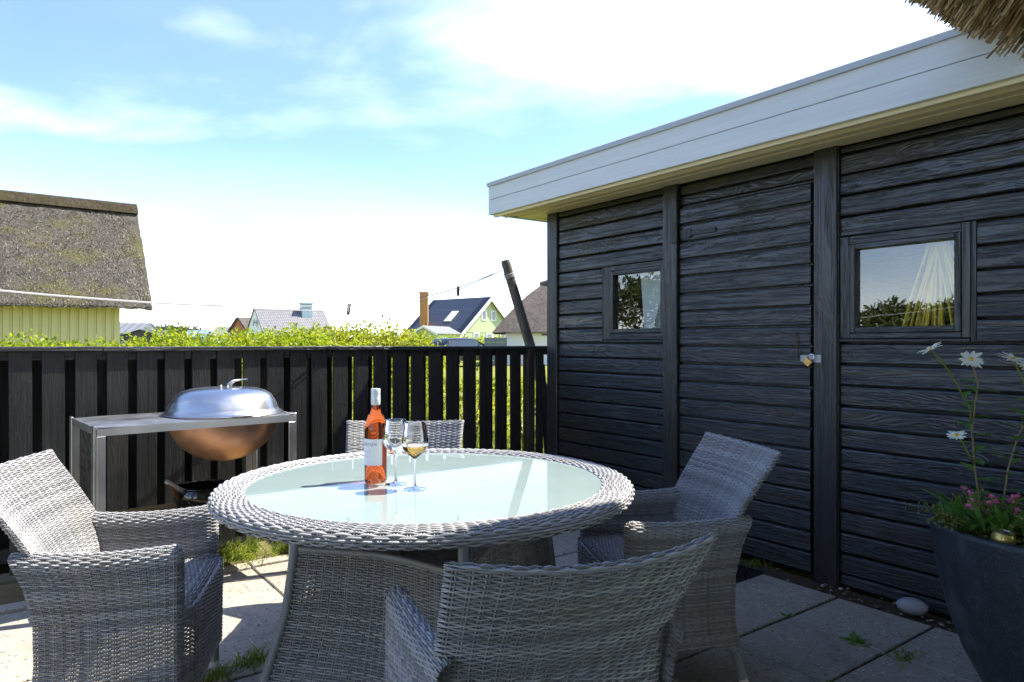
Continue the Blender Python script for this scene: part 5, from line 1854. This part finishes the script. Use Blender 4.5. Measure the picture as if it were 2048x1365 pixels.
# parked car
def parked_car():
    car = thing("parked_car", "dark hatchback car parked beyond the hedge", "car", (-2.62, 36.6, 0), math.radians(48))
    # side profile (x forward, z), half width per station
    xs = [-2.05, -1.98, -1.80, -1.45, -0.95, -0.3, 0.25, 0.75, 1.2, 1.6, 1.95, 2.08]
    top = [0.62, 0.92, 1.20, 1.40, 1.455, 1.46, 1.42, 1.20, 0.98, 0.93, 0.82, 0.6]
    belt = [0.60, 0.86, 0.93, 0.93, 0.92, 0.91, 0.90, 0.90, 0.92, 0.90, 0.80, 0.58]
    hw = [0.72, 0.80, 0.86, 0.88, 0.89, 0.89, 0.89, 0.89, 0.87, 0.84, 0.76, 0.66]
    V, F = [], []
    n = 0
    for x, t, b, w in zip(xs, top, belt, hw):
        tw = w * (0.72 if t - b > 0.1 else 0.9)
        ring = [(x, -w * 0.96, 0.28), (x, -w, 0.55), (x, -w, b), (x, -tw, t - 0.035), (x, -tw * 0.85, t), (x, tw * 0.85, t), (x, tw, t - 0.035), (x, w, b), (x, w, 0.55), (x, w * 0.96, 0.28)]
        V += ring
        n += 1
    k = 10
    for i in range(n - 1):
        for q in range(k):
            r = (q + 1) % k
            F.append((i * k + q, i * k + r, (i + 1) * k + r, (i + 1) * k + q))
    F += [tuple(range(k))[::-1], tuple((n - 1) * k + q for q in range(k))]
    MB().add(V, F).build("body", M["car_paint"], car, True, 30)

    def glass(i0, i1, side, f0=0.10, f1=0.86):
        g = []
        for i in (i0, i1):
            w, b, t = hw[i], belt[i], top[i]
            tw = w * (0.72 if t - b > 0.1 else 0.9)
            for f in (f0, f1):
                g.append((xs[i], side * (w + (tw - w) * f + 0.012), b + (t - 0.035 - b) * f))
        MB().add([g[0], g[2], g[3], g[1]], [(0, 1, 2, 3)]).build("side_window", M["car_glass"], car)
    for sd in (-1, 1):
        for i0, i1 in ((2, 3), (3, 4), (4, 5), (5, 6), (6, 7)):
            glass(i0, i1, sd)
        MB().box(-2.03, -1.86, sd * 0.62 - 0.13, sd * 0.62 + 0.13, 0.86, 1.02, 0.02).build("tail_lamp", M["tail"], car)
        for wx in (-1.28, 1.30):
            wh = MB().tube([(wx, sd * 0.70, 0.31), (wx, sd * 0.89, 0.31)], 0.31, 20).build("wheel", M["tyre"], car, True, 40)
            MB().tube([(wx, sd * 0.885, 0.31), (wx, sd * 0.897, 0.31)], 0.20, 16).build("rim", M["steel"], wh, True, 40)
        MB().box(0.62, 0.78, sd * 0.95 - 0.09, sd * 0.95 + 0.09, 0.93, 1.05, 0.03).build("mirror", M["car_paint"], car)
    MB().add([(xs[6] + 0.03, -0.60, 1.41), (xs[6] + 0.03, 0.60, 1.41), (xs[8] + 0.01, 0.72, 1.005), (xs[8] + 0.01, -0.72, 1.005)], [(0, 1, 2, 3)]).build("windscreen", M["car_glass"], car)
    MB().add([(xs[3] - 0.02, -0.58, 1.40), (xs[3] - 0.02, 0.58, 1.40), (xs[1] + 0.02, 0.66, 1.0), (xs[1] + 0.02, -0.66, 1.0)], [(0, 1, 2, 3)]).build("rear_window", M["car_glass"], car)
    MB().box(-2.12, -2.04, -0.74, 0.74, 0.32, 0.58, 0.03).build("bumper", M["car_paint"], car)


parked_car()

# farther roofs on the left
mr = gable_house("metal_roof_house", "long low building with standing seam grey metal roof", (-34.6, 58.0, 0), math.radians(8), 4.2, 5.0, 1.9, 2.80, M["panel_grey"], M["grey_metal_roof"], 0.08, 0.2, 0.05)
for k in range(8):
    x = -0.03 + k * 0.6
    MB().add([(x, -2.7, 1.92), (x + 0.05, -2.7, 1.92), (x + 0.05, 0, 2.93), (x, 0, 2.93), (x, -2.7, 1.98), (x + 0.05, -2.7, 1.98), (x + 0.05, 0, 2.985), (x, 0, 2.985)],
             [(4, 5, 6, 7), (0, 1, 5, 4), (1, 2, 6, 5), (3, 0, 4, 7)]).build("seam", M["panel_grey"], mr)
gable_house("dark_shed", "low dark gabled shed before the metal roofed building", (-27.8, 52.0, 0), math.radians(88), 4.0, 2.6, 1.75, 2.15, M["dark_roof"], M["dark_roof"], 0.06, 0.1, 0.15, "shed")
gable_house("blue_roof_house", "far low house with pale blue grey roof and small gable", (-58.0, 125.0, 0), math.radians(4), 3.4, 6.0, 2.2, 3.35, M["panel_grey"], M["zinc"], 0.1, 0.2, 0.2)
gable_house("blue_roof_house", "far low house with blue grey roof near the wooded ridge", (-54.0, 127.0, 0), math.radians(4), 4.4, 6.0, 2.2, 3.30, M["panel_grey"], M["zinc"], 0.1, 0.2, 0.2)
gable_house("low_roof_house", "far low grey roofed house beside the red brick gable", (-41.6, 98.0, 0), math.radians(5), 3.4, 6.0, 2.2, 3.35, M["white_wall"], M["grey_metal_roof"], 0.1, 0.2, 0.1)
rb2 = gable_house("red_brick_house", "small red brick house with rounded brown thatched roof", (-36.6, 93.0, 0), math.radians(58), 5.0, 3.6, 2.7, 4.45, M["red_brick"], M["thatch_grey"], 0.25, 0.15, 0.25)


# ================================================================ foliage
def leaf_cloud(name, pts, nrm, size, m, parent, asp=0.55, bias=0.6):
    """one small pointed leaf at every point"""
    n = len(pts)
    d = RNG.normal(0, 1, (n, 3)) + nrm * bias
    d /= np.linalg.norm(d, axis=1)[:, None]
    r = RNG.normal(0, 1, (n, 3))
    s = np.cross(d, r)
    s /= np.maximum(np.linalg.norm(s, axis=1), 1e-6)[:, None]
    L_ = size * RNG.uniform(0.6, 1.3, n)[:, None]
    W_ = L_ * asp * 0.5
    up = np.cross(s, d) * L_ * 0.10
    V = np.stack([pts, pts + d * L_ * 0.5 + s * W_ + up, pts + d * L_, pts + d * L_ * 0.5 - s * W_ + up], 1).reshape(-1, 3)
    return npmesh(name, V, np.arange(n * 4).reshape(-1, 4), m, parent)


def mound_hedge(name, lab, path, hts, halfw, nclump, nleaf, size, m, stem_n=10, clump_r=0.16, cat="hedge"):
    path = np.array(path, float)
    L = np.concatenate([[0], np.cumsum(np.linalg.norm(np.diff(path, axis=0), axis=1))])
    t = thing(name, lab, cat, (path[0, 0], path[0, 1], 0))
    s = RNG.uniform(0, L[-1], nclump)
    cx = np.interp(s, L, path[:, 0]); cy = np.interp(s, L, path[:, 1])
    dx = np.gradient(path[:, 0], L); dy = np.gradient(path[:, 1], L)
    tx, ty = np.interp(s, L, dx), np.interp(s, L, dy)
    hh = np.interp(s, L, hts) + 0.04 * np.sin(s * 2.3) + 0.03 * np.sin(s * 5.1 + 1)
    ph = RNG.uniform(0, math.pi, nclump)
    rad = RNG.uniform(0.80, 1.0, nclump)
    wv = halfw * np.cos(ph) * rad
    zz = (hh - clump_r * 0.5) * (0.12 + 0.88 * np.sin(ph) ** 0.6) * rad
    cen = np.stack([cx - ty * wv - path[0, 0], cy + tx * wv - path[0, 1], np.maximum(zz, 0.08)], 1)
    k = nleaf // nclump
    v = RNG.normal(0, 1, (nclump, k, 3))
    v /= np.linalg.norm(v, axis=2)[..., None]
    rr = clump_r * RNG.uniform(0.35, 1.0, (nclump, k, 1)) ** 0.6 * RNG.uniform(0.7, 1.3, (nclump, 1, 1))
    pts = (cen[:, None] + v * rr).reshape(-1, 3)
    pts[:, 2] = np.maximum(pts[:, 2], 0.01)
    nm = v.reshape(-1, 3) + np.array([0, 0, 0.5])
    tag(leaf_cloud("foliage", pts, nm, size, m, t), kind="stuff")
    sm_ = MB()
    for i in range(stem_n):
        q = L[-1] * (i + 0.5) / stem_n
        bx_, by_ = np.interp(q, L, path[:, 0]) - path[0, 0], np.interp(q, L, path[:, 1]) - path[0, 1]
        h_ = float(np.interp(q, L, hts)) * 0.8
        for b in range(3):
            a_ = random.uniform(0, 6.28)
            sm_.tube([(bx_, by_, -0.05), (bx_ + 0.1 * math.cos(a_), by_ + 0.1 * math.sin(a_), h_ * 0.5), (bx_ + 0.25 * math.cos(a_), by_ + 0.25 * math.sin(a_), h_)], [0.012, 0.009, 0.004], 5)
    tag(sm_.build("stems", M["bark"], t, True), kind="stuff")
    return t


def pline(c, alist, curve=0.0):
    return [PW(a, c + curve * math.sin(a * 0.9)) for a in alist]


al = np.linspace(-3.5, 3.6, 12)
mound_hedge("rose_hedge", "bright yellow green leafy hedge just beyond the fence", pline(8.0, al, 0.15), np.interp(al, [-3.5, 0.0, 0.5, 1.2, 2.4, 3.0, 3.6], [1.14, 1.18, 1.27, 1.36, 1.40, 1.34, 1.26]), 0.75, 1500, 90000, 0.042, M["hedge"], 14, 0.13)
al2 = np.linspace(3.2, 5.35, 9)
mound_hedge("willow_bush", "feathery olive green bush behind the end of the leafy hedge", pline(9.6, al2, 0.2), np.interp(al2, [3.2, 3.9, 4.6, 5.1, 5.35], [1.32, 1.46, 1.46, 1.38, 1.24]), 0.7, 380, 19000, 0.060, M["willow"], 10, 0.20, "bush")
al3 = np.linspace(5.5, 11.0, 9)
mound_hedge("low_hedge", "low bright hedge beside the parked car", [(-9.0, 42), (-6.5, 43), (-4.0, 44), (-1.5, 45), (1.2, 46)], [1.75, 1.7, 1.65, 1.6, 1.55], 0.9, 320, 12800, 0.12, M["hedge"], 6, 0.30)
# weeds right behind the fence
mound_hedge("weeds", "tangle of sunlit weeds behind the fence boards", pline(6.3, np.linspace(1.2, 6.2, 8), 0.2), [0.55, 0.6, 0.75, 0.8, 0.85, 0.8, 0.8, 0.7], 0.7, 260, 7800, 0.06, M["willow"], 8, 0.16, "weeds")
gp = []
NG = 9000
ga, gc = RNG.uniform(-1.5, 7.0, NG), 4.55 + 3.2 * RNG.random(NG) ** 1.4
gx, gy = 0.808 * ga - 0.589 * gc, 0.589 * ga + 0.808 * gc
ok_ = ~((ga > 3.3) & (gc < 4.6))
gx, gy = gx[ok_], gy[ok_]
NG = len(gx)
hh = RNG.uniform(0.06, 0.22, NG)
d = RNG.normal(0, 0.35, (NG, 2))
w = RNG.uniform(0.004, 0.008, NG)
an = RNG.uniform(0, math.pi, NG)
sx_, sy_ = np.cos(an) * w, np.sin(an) * w
z0 = np.full(NG, -0.05)
VV = np.stack([np.stack([gx - sx_, gy - sy_, z0], 1), np.stack([gx + sx_, gy + sy_, z0], 1), np.stack([gx + d[:, 0] * hh, gy + d[:, 1] * hh, hh], 1)], 1).reshape(-1, 3)
tag(npmesh("long_grass", VV, np.arange(NG * 3).reshape(-1, 3), M["grass"]), "long yellowish grass behind the fence", "grass", kind="stuff")


# trees: trunk, limbs and a crown of leaf clumps
def tree(name, lab, x, y, h, r, m, leaf, nclump=60, per=60, cr=0.35, group=None, crown_lo=0.3):
    t = thing(name, lab, "tree", (x, y, 0), random.uniform(0, 6), group)
    tb = MB()
    lean = Vector((random.uniform(-0.1, 0.1) * h, random.uniform(-0.1, 0.1) * h, 0))
    tb.tube([(0, 0, -0.1), tuple(lean * 0.3 + Vector((0, 0, h * 0.35))), tuple(lean * 0.8 + Vector((0, 0, h * 0.75))), tuple(lean + Vector((0, 0, h * 0.95)))], [h * 0.03, h * 0.022, h * 0.012, h * 0.004], 7)
    cen = []
    for i in range(nclump):
        f = crown_lo + (1 - crown_lo) * random.random() ** 0.8
        wid = r * math.sin(math.pi * min(1, (f - crown_lo) / (1 - crown_lo) * 0.75 + 0.25)) ** 0.7
        an = random.uniform(0, 2 * math.pi)
        q = math.sqrt(random.uniform(0.2, 1.0)) * wid
        c = Vector((q * math.cos(an), q * math.sin(an), h * f)) + lean * f
        cen.append(c)
        if i % 4 == 0:
            tb.tube([tuple(lean * f * 0.8 + Vector((0, 0, h * f * 0.8))), tuple(c)], [h * 0.008, h * 0.003], 5)
    tb.build("trunk", M["bark"], t, True)
    cen = np.array([tuple(c) for c in cen])
    v = RNG.normal(0, 1, (nclump, per, 3))
    v /= np.linalg.norm(v, axis=2)[..., None]
    pts = (cen[:, None] + v * (cr * RNG.uniform(0.3, 1.0, (nclump, per, 1)) * RNG.uniform(0.6, 1.3, (nclump, 1, 1)) * np.array([1, 1, 0.75]))).reshape(-1, 3)
    leaf_cloud("crown", pts, v.reshape(-1, 3) + np.array([0, 0, 0.4]), leaf, m, t, 0.35)
    return t


# bushy pines to the left, seen mirrored in the shed panes
PINE = ("tall bushy pine mirrored in the smaller shed pane", "broad bushy pine mirrored at the edge of the smaller shed pane",
        "low bushy pine mirrored beside the yellow cords", "bushy pine mirrored in the larger shed pane behind the low one",
        "low spreading pine beyond the ones mirrored in the panes", "bushy pine at the end of the row beyond the clothes post")
for i, (x, y, h, r) in enumerate(((-19.5, 7.2, 3.3, 2.2), (-21.0, 3.4, 3.0, 2.4), (-19.0, -0.6, 2.2, 2.1), (-22.0, -3.2, 2.5, 2.2), (-20.5, -6.6, 2.2, 2.3), (-22.5, -9.5, 2.6, 2.4))):
    tree("pine_tree", PINE[i], x, y, h, r, M["pine"], 0.26, 70, 60, 0.55, "pines mirrored in the shed windows", 0.08)
# wooded ridge far away
NT = 900
fx_ = np.concatenate([RNG.uniform(-148, -100, 600), RNG.uniform(-200, -148, 300)])
fy_ = RNG.uniform(243, 262, NT)
top_ = np.interp(fx_, [-200, -128, -122, -112, -105, -100], [6.0, 6.3, 6.4, 5.0, 3.2, 1.6])
cen = np.stack([fx_, fy_, np.maximum(0.5, top_ - RNG.random(NT) ** 1.6 * 4.5 + RNG.normal(0, 0.5, NT))], 1)
v = RNG.normal(0, 1, (NT, 26, 3))
v /= np.linalg.norm(v, axis=2)[..., None]
pts = (cen[:, None] + v * RNG.uniform(0.4, 1.3, (NT, 26, 1))).reshape(-1, 3)
o = leaf_cloud("distant_wood", pts, v.reshape(-1, 3), 0.75, M["far_tree"], None, 0.7)
tag(o, "hazy wooded ridge on the horizon", "wood", kind="stuff")
